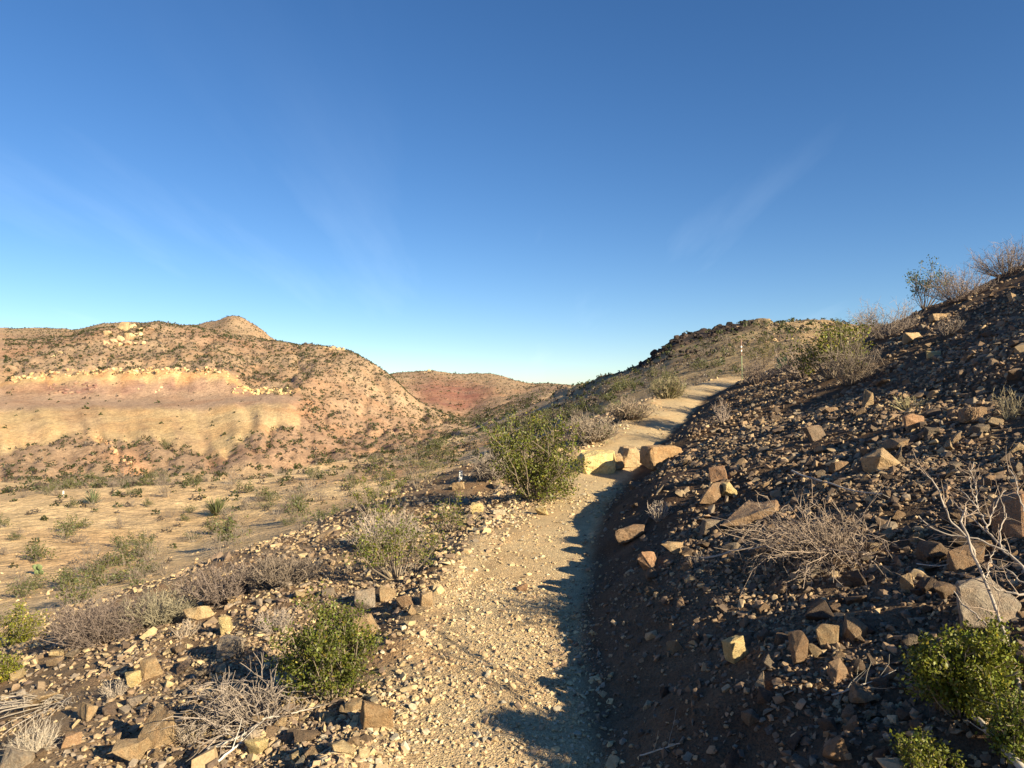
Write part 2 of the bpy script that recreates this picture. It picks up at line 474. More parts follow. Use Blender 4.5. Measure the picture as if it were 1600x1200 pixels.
T = lerp(T, (.50, .27, .13), ledge * sstep(.15, .5, vnoise(AZ[:, None] * 75, LR[None, :] * 0, 98)) * .8)
rg = np.exp(-((PXC - 475) / 24) ** 2) * sstep(5.2, 5.5, LI) * (1 - sstep(6.3, 6.8, LI)) + np.exp(-((PXC - 205) / 26) ** 2) * sstep(3.7, 4.0, LI) * (1 - sstep(4.5, 4.9, LI))
T = lerp(T, (.43, .235, .135), np.clip(rg, 0, 1) * (.7 + .3 * n_big))
# red earth: far cone and patches near the valley head
redc = np.exp(-(((PXC - 705) / 62) ** 2 + ((LI - 10.45) / .33) ** 2) ** 1.5)
T = lerp(T, (.27, .115, .085), np.clip(redc * 1.3, 0, 1) * (.75 + .25 * n_big))
redn = sstep(.05, .45, fbm(GX / 8 + 3, GY / 8, 3, 101)) * sstep(560, 680, PXC) * (1 - sstep(800, 860, PXC)) * sstep(1.0, 1.3, LI) * (1 - sstep(3.0, 3.6, LI))
T = lerp(T, (.42, .195, .11), redn * .75)
# right-hand hill beyond the trail
dm = sstep(840, 930, PXC) * (1 - sstep(4.6, 5.2, LI))
T = lerp(T, (.36, .26, .14), dm)
T = lerp(T, (.28, .20, .115), dm * sstep(0, .5, fbm(GX / 5, GY / 5, 3, 103)) * .7)
rim = sstep(975, 1005, PXC) * (1 - sstep(1150, 1210, PXC)) * sstep(2.95, 3.35, LI + .35 * n_big)
T = lerp(T, (.05, .038, .033), rim)  # basalt colour deepened to carry the cliff's shade
# near hillside; right-slope soil darkened to deepen its shade
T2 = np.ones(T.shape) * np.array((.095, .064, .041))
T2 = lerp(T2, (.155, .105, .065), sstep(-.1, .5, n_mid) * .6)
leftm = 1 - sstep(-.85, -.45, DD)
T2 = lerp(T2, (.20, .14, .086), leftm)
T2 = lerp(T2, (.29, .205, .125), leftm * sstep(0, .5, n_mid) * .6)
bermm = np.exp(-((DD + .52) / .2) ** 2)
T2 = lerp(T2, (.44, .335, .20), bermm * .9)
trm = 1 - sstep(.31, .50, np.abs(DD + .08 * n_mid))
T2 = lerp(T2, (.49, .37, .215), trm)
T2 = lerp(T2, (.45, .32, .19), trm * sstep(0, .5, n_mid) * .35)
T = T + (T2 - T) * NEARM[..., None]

# ------------------------------------------------------------------ the sheet, split into the pieces of the setting
nA = len(AZ)
VV = np.stack([GX, GY, H], -1).reshape(-1, 3)
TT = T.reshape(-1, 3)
ii, jj = np.meshgrid(np.arange(nA - 1), np.arange(NR - 1), indexing='ij')
v0 = (ii * NR + jj)
FQ = np.stack([v0, v0 + NR, v0 + NR + 1, v0 + 1], -1)            # wound so that normals point up
FQ = FQ[..., ::-1].reshape(-1, 4)
cm = lambda G: .25 * (G[:-1, :-1] + G[1:, :-1] + G[:-1, 1:] + G[1:, 1:])
cD, cL, cN, cP, cY = cm(DD), cm(LI), cm(NEARM), cm(PXC), cm(GY)
tw = .42 + .09 * vnoise(cY * 1.9, cY * 0, 111) + .06 * vnoise(cY * 6, cY * 0 + 4, 112)
klass = np.full(cD.shape, 1)                                       # valley
klass[(cL > 3.6)] = 2                                              # mined hill
klass[(cL > 9.25)] = 3                                             # far ridge
klass[(cP > 860) & (cL <= 9.25)] = 4                               # hill past the trail's end
klass[(cN > .5)] = 0                                               # near hillside
klass[(np.abs(cD + .03) < tw) & (cN > .5) & (cY < 25.5)] = 5       # trail
klass = klass.reshape(-1)
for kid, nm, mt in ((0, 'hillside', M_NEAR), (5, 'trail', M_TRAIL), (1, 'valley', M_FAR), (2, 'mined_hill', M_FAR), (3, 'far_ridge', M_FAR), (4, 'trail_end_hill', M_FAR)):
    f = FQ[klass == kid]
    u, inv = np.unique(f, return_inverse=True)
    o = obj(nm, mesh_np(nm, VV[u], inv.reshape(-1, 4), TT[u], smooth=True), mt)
    o['kind'] = 'structure'


# ------------------------------------------------------------------ stones
def hull(seed, n, dims, boxy=.6):    # convex stone; a low boxy value gives squarer blocks
    rs = np.random.default_rng(seed)
    p = rs.normal(size=(n, 3)); p /= np.linalg.norm(p, axis=1)[:, None]
    q = np.sign(p) * np.abs(p) ** boxy
    p = q / np.abs(q).max(1)[:, None] ** .55
    p *= rs.uniform(.82, 1.0, (n, 1))
    p = p * np.asarray(dims) / 2
    bm = bmesh.new()
    for c in p: bm.verts.new(c)
    bmesh.ops.convex_hull(bm, input=bm.verts)
    bmesh.ops.delete(bm, geom=[v for v in bm.verts if not v.link_faces], context='VERTS')
    bmesh.ops.triangulate(bm, faces=bm.faces)
    bmesh.ops.recalc_face_normals(bm, faces=bm.faces)
    bm.verts.index_update()
    V = np.array([v.co[:] for v in bm.verts]); F = np.array([[v.index for v in f.verts] for f in bm.faces])
    bm.free()
    return V, F


SMALL = [hull(100 + i, 7, (1, .8, .6)) for i in range(6)]
MED = [hull(200 + i, 9 + i % 4, (1, .6 + .1 * (i % 4), (.3, .42, .55, .68, .8)[i % 5]), (.4, .6, .85)[i % 3]) for i in range(15)]


def normals_at(x, y):
    e = .06 + .01 * np.hypot(x, y)
    gx = (hgt(x + e, y) - hgt(x - e, y)) / (2 * e); gy = (hgt(x, y + e) - hgt(x, y - e)) / (2 * e)
    n = np.stack([-gx, -gy, np.ones_like(gx)], -1)
    return n / np.linalg.norm(n, axis=1)[:, None]


def frames(nrm, rng, tilt):
    n = nrm + rng.normal(size=nrm.shape) * tilt
    n /= np.linalg.norm(n, axis=1)[:, None]
    a = rng.normal(size=nrm.shape)
    x = a - (a * n).sum(1)[:, None] * n
    x /= np.linalg.norm(x, axis=1)[:, None]
    y = np.cross(n, x)
    return np.stack([x, y, n], -1)


def stones_mesh(name, x, y, s, tint, variants, rng, tilt=.4, sink=.17):
    z = hgt(x, y); R = frames(normals_at(x, y), rng, tilt)
    P = np.stack([x, y, z], -1) + R[:, :, 2] * (s * (.5 * .55 - sink))[:, None]
    S = s[:, None] * rng.uniform(.75, 1.2, (len(s), 3))
    var = rng.integers(0, len(variants), len(s))
    Vs, Fs, Ts, off = [], [], [], 0
    for k, (V, F) in enumerate(variants):
        m = np.nonzero(var == k)[0]
        if not len(m): continue
        loc = V[None] * S[m][:, None, :]
        W = np.einsum('nij,nvj->nvi', R[m], loc) + P[m][:, None, :]
        Vs.append(W.reshape(-1, 3))
        Fs.append((F[None] + (np.arange(len(m)) * len(V))[:, None, None]).reshape(-1, 3) + off)
        Ts.append(np.repeat(tint[m], len(V), 0)); off += len(m) * len(V)
    return mesh_np(name, np.concatenate(Vs), np.concatenate(Fs), np.concatenate(Ts))


PAL_TRAIL = np.array([(.50, .375, .21), (.45, .33, .19), (.53, .42, .25), (.40, .28, .175), (.42, .36, .26)])
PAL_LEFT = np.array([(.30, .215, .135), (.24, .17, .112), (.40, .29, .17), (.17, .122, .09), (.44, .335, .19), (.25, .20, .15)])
PAL_RIGHT = np.array([(.25, .175, .108), (.17, .118, .078), (.36, .265, .16), (.11, .08, .06), (.26, .175, .11), (.20, .158, .116), (.14, .10, .07)])  # mostly darkened with the soil, to deepen the right slope's shade
PAL_VAL = np.array([(.50, .36, .20), (.44, .31, .18), (.55, .43, .26)])


def stone_tint(x, y, rng):
    d, _ = trail_off(x, y); nm = sample(NEARM, x, y)
    n = len(x)
    pick = lambda P: P[rng.integers(0, len(P), n)]
    w = rng.uniform(0, 1, n)
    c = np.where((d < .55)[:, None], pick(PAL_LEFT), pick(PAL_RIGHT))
    c = np.where(((d > -.95) & (d < .36 + .16 * vnoise(y * 2.3, x * 0, 117)) & (w < .92 - 2.0 * np.maximum(-d - .48, 0)))[:, None], pick(PAL_TRAIL), c)
    c = np.where((nm < .5)[:, None], pick(PAL_VAL), c)
    return c * rng.uniform(.8, 1.18, (n, 1))


def stone_density(x, y, s):
    d, _ = trail_off(x, y); nm = sample(NEARM, x, y)
    core = np.abs(d + .02) < .38 + .08 * vnoise(y * 2, y * 0, 113)
    k = np.ones_like(x)
    k = np.where(d > .5, .45 + 1.45 * sstep(.8, 1.6, d), k)
    k = np.where((d < -.4), 1.05 + 1.6 * np.exp(-((d + 1.0) / .5) ** 2), k)
    k = np.where(core, np.interp(s, [.012, .03, .05, .09], [1.6, .8, .2, 0.0]), k)
    k = np.where((np.abs(d) < .62) & (s > .07), 0, k)
    k = np.where((d > .36) & (d < .75), k * .6, k)
    k = k * np.clip(.75 + .8 * fbm(x / .9, y / .9, 2, 115), .15, 1.5)
    k = np.where(nm < .5, .10, k)
    return k


def scatter(count, rmax, s0, s1, rng, rmin=1.3, pw=1.0, a0=-40, a1=41):
    a = np.radians(rng.uniform(a0, a1, count)); r = np.sqrt(rng.uniform(rmin ** 2, rmax ** 2, count))
    x, y = r * np.sin(a), r * np.cos(a)
    s = np.exp(rng.uniform(0, 1, count) ** pw * math.log(s1 / s0)) * s0
    keep = rng.uniform(0, 2.4, count) < stone_density(x, y, s)
    return x[keep], y[keep], s[keep]


# fine gravel on the tread and its edges
rng = np.random.default_rng(31)
x, y, s = scatter(110000, 7.5, .008, .017, rng)
d, _ = trail_off(x, y); k = (d > -1.6) & (d < .75) | (rng.uniform(size=len(x)) < .12)
x, y, s = x[k], y[k], s[k]
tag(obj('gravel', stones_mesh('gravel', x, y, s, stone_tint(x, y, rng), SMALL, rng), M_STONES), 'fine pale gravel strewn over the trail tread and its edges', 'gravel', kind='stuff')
NTRI = [len(x)]
XS, YS, SS = [], [], []
for cnt, rmax, s0, s1 in ((46000, 6.0, .018, .03), (50000, 11, .03, .05), (30000, 18, .05, .085), (11000, 26, .085, .14), (1100, 30, .14, .22)):
    x, y, s = scatter(cnt, rmax, s0, s1, rng)
    XS.append(x); YS.append(y); SS.append(s)
x, y, s = scatter(900, 26, .12, .24, rng, a0=41, a1=75)            # upslope, outside the frame, for their shadows
XS.append(x); YS.append(y); SS.append(s)
x, y, s = np.concatenate(XS), np.concatenate(YS), np.concatenate(SS)
# off the trail: no stone inside the row of step stones
keep = ~((np.abs(trail_off(x, y)[0]) < .5) & (y > 10.9) & (y < 12.2) & (s > .05))
x, y, s = x[keep], y[keep], s[keep]
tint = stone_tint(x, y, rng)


def visible(x, y, z):
    ok = np.ones(len(x), bool)
    for f in np.linspace(.25, .93, 40):
        ok &= (EYE + (z - EYE) * f) > hgt(x * f, y * f) - .01
    px = CX + FPX * x / y
    return ok & (y > 0) & (px > 5) & (px < 1595)


z = hgt(x, y)
size_px = np.where(visible(x, y, z + s * .4) & (FPX * (EYE - z) / y < 575), s * FPX / y, 0)
order = np.argsort(-size_px)
N_IND = 236
IND = order[:N_IND]; REST = order[N_IND:]
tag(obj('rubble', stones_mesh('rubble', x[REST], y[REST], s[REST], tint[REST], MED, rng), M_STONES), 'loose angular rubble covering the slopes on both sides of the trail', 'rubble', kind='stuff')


# rocks with more shape
def rock_mesh(name, seed, dims, n=16, cuts=2, rough=.05, boxy=.55):
    V, F = hull(seed, n, dims, boxy)
    bm = bmesh.new()
    vs = [bm.verts.new(c) for c in V]
    for f in F: bm.faces.new([vs[i] for i in f])
    bmesh.ops.dissolve_limit(bm, angle_limit=math.radians(14), verts=bm.verts, edges=bm.edges)
    bmesh.ops.bevel(bm, geom=list(bm.edges), offset=.02 * min(dims), segments=1, affect='EDGES', profile=.6)
    bmesh.ops.triangulate(bm, faces=bm.faces)
    for _ in range(cuts):
        le = [e for e in bm.edges if e.calc_length() > .17 * max(dims)]
        if le:
            bmesh.ops.subdivide_edges(bm, edges=le, cuts=1, use_grid_fill=False)
            bmesh.ops.triangulate(bm, faces=bm.faces)
    rs = np.random.default_rng(seed + 5)
    ph = rs.uniform(0, 50, 3)
    bm.normal_update()
    P = np.array([v.co[:] for v in bm.verts]); Nn = np.array([v.normal[:] for v in bm.verts])
    q = P / max(dims)
    nz = fbm(q[:, 0] * 4 + ph[0] + q[:, 2] * 2.2, q[:, 1] * 4 + ph[1] - q[:, 2] * 2.7, 3, seed)
    P = P + Nn * (nz * rough * max(dims))[:, None]
    for v, c in zip(bm.verts, P): v.co = c
    bmesh.ops.recalc_face_normals(bm, faces=bm.faces)
    me = bpy.data.meshes.new(name)
    bm.to_mesh(me); bm.free()
    me.polygons.foreach_set('use_smooth', np.zeros(len(me.polygons), bool))
    me.materials.append(M_ROCK)
    return me


ROCKS = [rock_mesh('loose_rock', 300 + i, (1, .6 + .11 * (i % 3), (.34, .5, .62, .75)[i % 4]), n=10 + i % 5, cuts=1, rough=.045, boxy=(.4, .55, .8)[i % 3]) for i in range(14)]


def place_rock(name, me, x, y, width, tintc, rng, tilt=.25, sink=.18, dims=None, yaw=None):
    z = float(hgt(x, y)[0])
    R = frames(normals_at(np.array([x]), np.array([y])), rng, tilt)[0]
    o = obj(name, me)
    M = Matrix([[R[i][j] for j in range(3)] for i in range(3)])
    hz = width * .56 if dims is None else dims[2] * width
    up = M.col[2]
    o.matrix_world = Matrix.Translation(Vector((x, y, z)) + up * (hz * (.5 - sink))) @ M.to_4x4() @ Matrix.Diagonal((width, width, width, 1))
    o.color = (*tintc, 1)
    return o


def near_label(px, py, marks, reach, head):
    """name a small thing by the landmark next to it"""
    best = min(marks, key=lambda m: math.hypot(px - m[0], 1.3 * (py - m[1])))
    dx, dy = px - best[0], py - best[1]
    if math.hypot(dx, dy) > reach:
        return None
    side = ('left of' if dx < 0 else 'right of') if abs(dx) > 1.1 * abs(dy) else ('just behind' if dy < 0 else 'just in front of')
    return '%s %s the %s' % (head, side, best[2])


def hue_word(c):
    b = sum(c) / 3
    if c[1] / c[0] < .665: return 'rusty'
    return 'dark' if b < .17 else 'brown' if b < .235 else 'tan' if b < .31 else 'pale'


ZL = {
    'trail': ('one of the palest small stones lying loose on the trail tread itself', 'loose stones on the trail'),
    'berm': ('one of many small pale rocks in the rubble along the left trail edge', 'rubble rocks edging the trail'),
    'left': ('one of many smaller tan rocks strewn over the sunlit left slope', 'rocks strewn over the left slope'),
    'right': ('one of many smaller rust brown rocks strewn over the half shaded right slope', 'rocks strewn over the right slope'),
    'valley': ('one of the few pale stones lying on the sandy valley floor', 'stones on the valley floor'),
}
# named boulders, by where their foot stands in the photograph: column, row, width, height (pixels), colour, label
TAN, BRN, YEL, GRY, RED, DRK = (.40, .285, .165), (.27, .18, .11), (.56, .44, .22), (.33, .27, .205), (.37, .225, .135), (.19, .14, .10)
HERO = [
    (1378, 737, 62, 40, TAN, 'broad sunlit tan boulder above the dead twig tangle on the right slope'),
    (1295, 1014, 42, 38, TAN, 'blocky sunlit rock below the tangle, left of the green leafy bush'),
    (1150, 1038, 36, 42, YEL, 'pale pointed upright rock standing alone near the bank right of the trail'),
    (1246, 1040, 36, 55, BRN, 'dark rounded rock just left of the blocky sunlit rock'),
    (1540, 985, 105, 88, GRY, 'big two-toned grey boulder under the leafless branches at right'),
    (1588, 845, 75, 85, RED, 'large rust red boulder cut by the right edge of the picture'),
    (1426, 928, 34, 32, TAN, 'single orange tan cube-like rock left of the leafless branches'),
    (1510, 893, 66, 42, BRN, 'dark boulder with a lit right cap behind the leafless branches'),
    (1165, 822, 112, 28, BRN, 'long flat brown slab left of the dead twig tangle'),
    (1052, 866, 46, 18, TAN, 'flat streaked tan slab lying on the bank beside the trail'),
    (1014, 892, 40, 30, RED, 'squat rust rock at the lower end of the bank stones'),
    (985, 848, 50, 26, BRN, 'dark layered rock at the top of the shaded trail bank'),
    (1139, 780, 28, 26, YEL, 'round pale rock touching a pair of brown blocks above the slab'),
    (1106, 790, 46, 36, BRN, 'brown split block beside the round pale rock'),
    (1122, 754, 30, 26, RED, 'small tilted rust block above the brown split block'),
    (1354, 640, 20, 34, TAN, 'narrow upright tan stone standing on the upper right slope'),
    (1457, 560, 27, 14, YEL, 'pale yellow brick-shaped rock high on the right slope'),
    (1425, 536, 36, 18, TAN, 'long low tan rock below the grey brush on the skyline'),
    (1468, 500, 34, 16, TAN, 'tan rock just under the leafy bush on the right skyline'),
    (1424, 672, 42, 26, RED, 'rust brown boulder above the broad sunlit tan boulder, to its right'),
    (1272, 690, 44, 26, DRK, 'dark flat-topped boulder on the shaded slope right of the upper trail'),
    (1590, 470, 30, 16, TAN, 'small tan block near the top right edge of the slope'),
    (1272, 902, 46, 18, GRY, 'flat grey slab lying in the gravel below the dead twig tangle'),
    (1431, 850, 26, 18, TAN, 'small lit rock at the right end of the dead twig tangle'),
    (1311, 1196, 44, 42, BRN, 'brown block cut by the bottom edge, left of the low green clump'),
    (1572, 1056, 46, 26, RED, 'rust slab right of the green leafy bush at lower right'),
    (1520, 660, 44, 26, BRN, 'brown rock high on the shaded right slope, right of the rust boulder'),
    (1580, 600, 38, 26, DRK, 'dark rock near the right edge on the upper slope'),
    (1310, 740, 34, 22, BRN, 'brown rock up the slope from the dead twig tangle'),
    (248, 1172, 78, 62, TAN, 'largest rounded tan boulder at lower left'),
    (206, 1194, 60, 42, TAN, 'boulder leaning in front of the largest rounded boulder at lower left'),
    (22, 1205, 56, 34, GRY, 'grey boulder cut by the lower left corner'),
    (112, 1168, 34, 20, (.42, .27, .16), 'flat pinkish brick-shaped rock beside the pale dry tuft'),
    (240, 1062, 38, 34, TAN, 'upright tan block with a smooth lit face on the left slope'),
    (202, 1076, 32, 24, YEL, 'pale yellow and grey rock just left of the upright tan block'),
    (362, 1030, 42, 36, GRY, 'grey rock split by a dark crack, left of the dense green bush'),
    (132, 1128, 40, 26, TAN, 'low tan rock with a shadowed left side near the lower left corner'),
    (62, 1112, 58, 28, TAN, 'broad low rock beneath the flattened stems at left'),
    (353, 992, 20, 32, YEL, 'slender bright yellow rock on the edge of the left slope'),
    (312, 968, 50, 22, (.46, .34, .19), 'wide ochre rock at the edge of the left slope'),
    (376, 922, 24, 28, DRK, 'dark pointed rock in the grey brush at left'),
    (398, 926, 22, 26, GRY, 'grey rock right of the dark pointed rock in the brush'),
    (366, 944, 22, 14, TAN, 'small rock below the dark pointed rock in the brush'),
    (402, 1184, 38, 28, YEL, 'yellow rock at the end of the bleached dead stick, bottom left'),
    (570, 996, 42, 34, TAN, 'smooth tan boulder just behind the dense green bush'),
    (575, 952, 46, 32, GRY, 'faceted grey rock behind the smooth tan boulder'),
    (605, 940, 28, 24, TAN, 'light rock next to the faceted grey rock'),
    (634, 950, 32, 22, BRN, 'brown rock in the middle of the row left of the trail'),
    (666, 948, 28, 20, TAN, 'last tan rock of the row towards the trail'),
    (588, 1142, 52, 46, (.33, .22, .12), 'big brown peaked rock below the dense green bush'),
    (846, 806, 24, 14, YEL, 'flat pale stone on the left edge of the trail below the big bush'),
    (744, 804, 24, 20, YEL, 'pale yellow rock left of the trail, below the white marker'),
    (932, 741, 62, 38, (.60, .47, .22), 'bright yellow square stone at the left end of the trail step'),
    (962, 737, 26, 26, TAN, 'small slanted tan stone next to the yellow step stone'),
    (984, 731, 34, 34, (.43, .31, .18), 'tan stone in the middle of the trail step'),
    (1032, 729, 66, 34, (.33, .215, .115), 'long rounded brown stone at the right end of the trail step'),
    (816, 924, 20, 12, RED, 'small reddish stone on the trail at the edge of the shadow'),
    (717, 768, 24, 15, TAN, 'tan rock directly below the small white marker'),
    (645, 962, 18, 16, TAN, 'little tan rock below the row of rocks left of the trail'),
]
SHORT = ['broad sunlit tan boulder', 'blocky sunlit rock', 'pale pointed upright rock', 'dark rounded rock', 'big two-toned grey boulder', 'rust red boulder', 'orange tan cube-like rock', 'dark boulder with a lit cap', 'long flat brown slab', 'flat streaked tan slab', 'squat rust rock', 'dark layered rock', 'round pale rock', 'brown split block', 'tilted rust block', 'narrow upright tan stone', 'pale yellow brick-shaped rock', 'long low tan rock', 'tan rock under the skyline bush', 'rust brown boulder', 'dark flat-topped boulder']
MARKS = [(h[0], h[1], SHORT[k] if k < len(SHORT) else h[5].split(',')[0]) for k, h in enumerate(HERO)]
MARKS = [m for m in MARKS if len(m[2].split()) <= 8] + [(518, 1092, 'dense round dark green bush'), (835, 782, 'biggest green bush'), (1505, 1110, 'green leafy bush at lower right'), (248, 1165, 'largest rounded tan boulder'), (240, 1060, 'upright tan block'), (362, 1028, 'cracked grey rock'), (588, 1140, 'big brown peaked rock'), (570, 994, 'smooth tan boulder'), (1300, 860, 'dead twig tangle')]
rng = np.random.default_rng(55)
dI, _ = trail_off(x[IND], y[IND]); nI = sample(NEARM, x[IND], y[IND])
for n_, i in enumerate(IND):
    d = dI[n_]
    zone = 'valley' if nI[n_] < .5 else 'trail' if abs(d) < .45 else 'berm' if -1.5 < d < 0 else 'left' if d < 0 else 'right'
    o = place_rock('loose_rock', ROCKS[int(rng.integers(len(ROCKS)))], float(x[i]), float(y[i]), float(s[i]), tint[i], rng, tilt=.3)
    px_, py_ = CX + FPX * x[i] / y[i], 620 - FPX * (z[i] - EYE) / y[i]
    lab = near_label(px_, py_, MARKS, 75, '%s %s rock' % ('fist-sized' if s[i] < .1 else 'knee-high' if s[i] > .3 else 'small', hue_word(tint[i])))
    tag(o, lab or ZL[zone][0], 'rock', 'rocks %s' % lab.split(' rock ', 1)[1] if lab else ZL[zone][1])

hrng = np.random.default_rng(77)
for k, (px, py, wpx, hpx, c, lab) in enumerate(HERO):
    g = ground(px, py)
    while g.y > 45:
        py += 2; g = ground(px, py)
    wm, hm = wpx * g.y / FPX, hpx * g.y / FPX
    hm = max(hm, .35 * wm)
    dims = (1.0, min(1.0, max(.6, hm / wm)), hm / wm * 1.12)
    n = (10, 12, 14)[k % 3]
    me = rock_mesh('rock', 500 + k * 3, dims, n=30 if 'trail step' in lab or 'step stone' in lab else n, cuts=2, rough=.06 if 'step' in lab else .04, boxy=.4 if 'step' in lab else .5)
    step = 'trail step' in lab or 'step stone' in lab
    z0 = float(hgt(g.x, g.y)[0])
    o = obj('step_stone' if step else 'boulder' if wm > .25 else 'rock', me)
    yaw = hrng.uniform(-.4, .4)
    depth_shift = dims[1] * wm * .38
    x0, y0 = g.x * (1 + depth_shift / g.y), g.y + depth_shift
    z0 = min(z0, float(hgt(x0, y0)[0])) if not step else z0
    rot = Euler((hrng.uniform(-.12, .12), hrng.uniform(-.2, .05) * (.3 if wpx > 2.2 * hpx else 1), yaw)).to_matrix().to_4x4()
    o.matrix_world = Matrix.Translation((x0, y0, z0 + hm * .40)) @ rot @ Matrix.Diagonal((wm, wm, wm, 1))
    o.color = (*c, 1)
    tag(o, lab, 'rock', 'stones of the trail step' if step else None)


# ------------------------------------------------------------------ plants
def tubes(P, Rad, sides=3):
    """P (k,n,3) polylines, Rad (k,n)"""
    k, n, _ = P.shape
    t = np.gradient(P, axis=1); t /= np.linalg.norm(t, axis=2, keepdims=True) + 1e-9
    ref = np.where(np.abs(t[..., 2:3]) > .9, np.array((1., 0, 0)), np.array((0, 0, 1.)))
    a = np.cross(t, ref); a /= np.linalg.norm(a, axis=2, keepdims=True) + 1e-9
    b = np.cross(t, a)
    ang = np.arange(sides) * 2 * math.pi / sides
    V = P[:, :, None, :] + Rad[:, :, None, None] * (np.cos(ang)[None, None, :, None] * a[:, :, None, :] + np.sin(ang)[None, None, :, None] * b[:, :, None, :])
    base = (np.arange(k) * n * sides)[:, None, None]
    i = np.arange(n - 1)[None, :, None] * sides; j = np.arange(sides)[None, None, :]; j2 = (j + 1) % sides
    F = np.stack([base + i + j, base + i + j2, base + i + sides + j2, base + i + sides + j], -1)
    return V.reshape(-1, 3), F.reshape(-1, 4)


def cat_mesh(parts):
    Vs, Fs, Ts, off = [], [], [], 0
    for V, F, T in parts:
        Vs.append(V); Fs.append(F + off); off += len(V)
        T = np.asarray(T, float)
        Ts.append(np.broadcast_to(T, (len(V), 3)))
    return np.concatenate(Vs), np.concatenate(Fs), np.concatenate(Ts)


def grow(rng, nst, Hh, W, n=7, lean=(0, 0), droop=.0, wig=.06, basew=.08):
    """stems fanning out of one root: (k,n,3)"""
    az = rng.uniform(0, 2 * math.pi, nst)
    sp = np.sqrt(rng.uniform(0, 1, nst))
    top = np.stack([np.cos(az) * sp * W / 2 + lean[0], np.sin(az) * sp * W / 2 + lean[1], Hh * np.sqrt(np.clip(1.05 - .8 * sp ** 2, .05, 1)) * rng.uniform(.65, 1.02, nst)], -1)
    t = np.linspace(0, 1, n)[None, :, None]
    b0 = np.stack([np.cos(az) * basew * W * sp, np.sin(az) * basew * W * sp, np.full(nst, -.02)], -1)
    ctrl = b0 * .3 + top * np.array((.62, .62, .38))
    P = (1 - t) ** 2 * b0[:, None] + 2 * t * (1 - t) * ctrl[:, None] + t ** 2 * top[:, None]
    P = P + np.cumsum(rng.normal(size=P.shape), 1) * wig * Hh * .35 * t
    P[:, :, 2] -= droop * Hh * t[:, :, 0] ** 3
    return P


def side_twigs(P, rng, per, ln, n=4, lo=.3, up=.3, spread=.8):
    k, m, _ = P.shape
    idx = np.repeat(np.arange(k), per)
    tt = rng.uniform(lo, 1, len(idx)) * (m - 1.001)
    i0 = tt.astype(int); f = (tt - i0)[:, None]
    o = P[idx, i0] * (1 - f) + P[idx, i0 + 1] * f
    tan = P[idx, i0 + 1] - P[idx, i0]; tan /= np.linalg.norm(tan, axis=1)[:, None] + 1e-9
    d = tan + rng.normal(size=o.shape) * spread + np.array((0, 0, up))
    d /= np.linalg.norm(d, axis=1)[:, None]
    L = ln * rng.uniform(.5, 1.2, len(idx))
    t = np.linspace(0, 1, n)[None, :, None]
    Q = o[:, None] + d[:, None] * L[:, None, None] * t
    Q = Q + np.cumsum(rng.normal(size=Q.shape), 1) * (ln * .07) * t
    return Q


def leaves(pts, rng, size, jitter, asp=.55, tint=(.10, .13, .03), var=.35):
    n = len(pts)
    c = pts + rng.normal(size=(n, 3)) * jitter
    a = rng.normal(size=(n, 3)) + np.array((0, 0, .5)); a /= np.linalg.norm(a, axis=1)[:, None]
    b = np.cross(a, rng.normal(size=(n, 3))); b /= np.linalg.norm(b, axis=1)[:, None]
    s = size * rng.uniform(.6, 1.25, n)[:, None]
    w = s * asp * .5
    V = np.stack([c - a * s * .5, c + b * w, c + a * s * .5, c - b * w], 1).reshape(-1, 3)
    F = np.arange(4 * n).reshape(n, 4)
    T = np.asarray(tint) * rng.uniform(1 - var, 1 + var, (n, 1)) * (1 + rng.normal(size=(n, 3)) * .06)
    yel = (rng.uniform(size=n) < .08)[:, None]
    T = np.where(yel, T * np.array((1.7, 1.35, 1.0)), T)
    return V, F, np.repeat(np.clip(T, .005, .6), 4, 0)


GREEN = (.115, .13, .018)
GREEN2 = (.10, .135, .03)
TWIG = (.23, .185, .14)
DEADC = (.20, .16, .127)
PURP = (.195, .152, .128)


def seat(root, x, y, z):
    root.location = (x, y, z)


def creosote(name, base, Hh, W, label, seed, nst=16, leaf=.013, nleaf=4000, tint=GREEN, twig=TWIG, lean=(0, 0), rad=.006, per=7, low=.35):
    rng = np.random.default_rng(seed)
    P = grow(rng, nst, Hh, W, lean=lean)
    Q = side_twigs(P, rng, per, .30 * Hh, lo=low)
    n = P.shape[1]
    root = bpy.data.objects.new(name, None); COL.objects.link(root); root.empty_display_size = .1
    V1, F1 = tubes(P, np.linspace(rad, rad * .35, n)[None, :] * np.ones((len(P), 1)), 4)
    V2, F2 = tubes(Q, np.linspace(rad * .4, rad * .18, Q.shape[1])[None, :] * np.ones((len(Q), 1)), 3)
    V, F, T = cat_mesh([(V1, F1, twig), (V2, F2, np.asarray(twig) * .85)])
    obj('stems', mesh_np('stems', V, F, T), M_TWIG, root)
    # leaves sit in tufts along the outer twigs
    k = rng.integers(0, len(Q), nleaf); f = rng.uniform(.25, 1.0, nleaf) ** .7 * (Q.shape[1] - 1.01)
    i0 = f.astype(int); fr = (f - i0)[:, None]
    pts = Q[k, i0] * (1 - fr) + Q[k, i0 + 1] * fr
    tuft = np.array(tint) 
    V, F, T = leaves(pts, rng, leaf, leaf * .9, tint=tuft)
    T = T * np.repeat((rng.uniform(.72, 1.25, len(Q)))[k], 4)[:, None]
    obj('foliage', mesh_np('foliage', V, F, T), M_LEAF, root)
    seat(root, base.x, base.y, base.z)
    tag(root, label, 'bush')
    return root


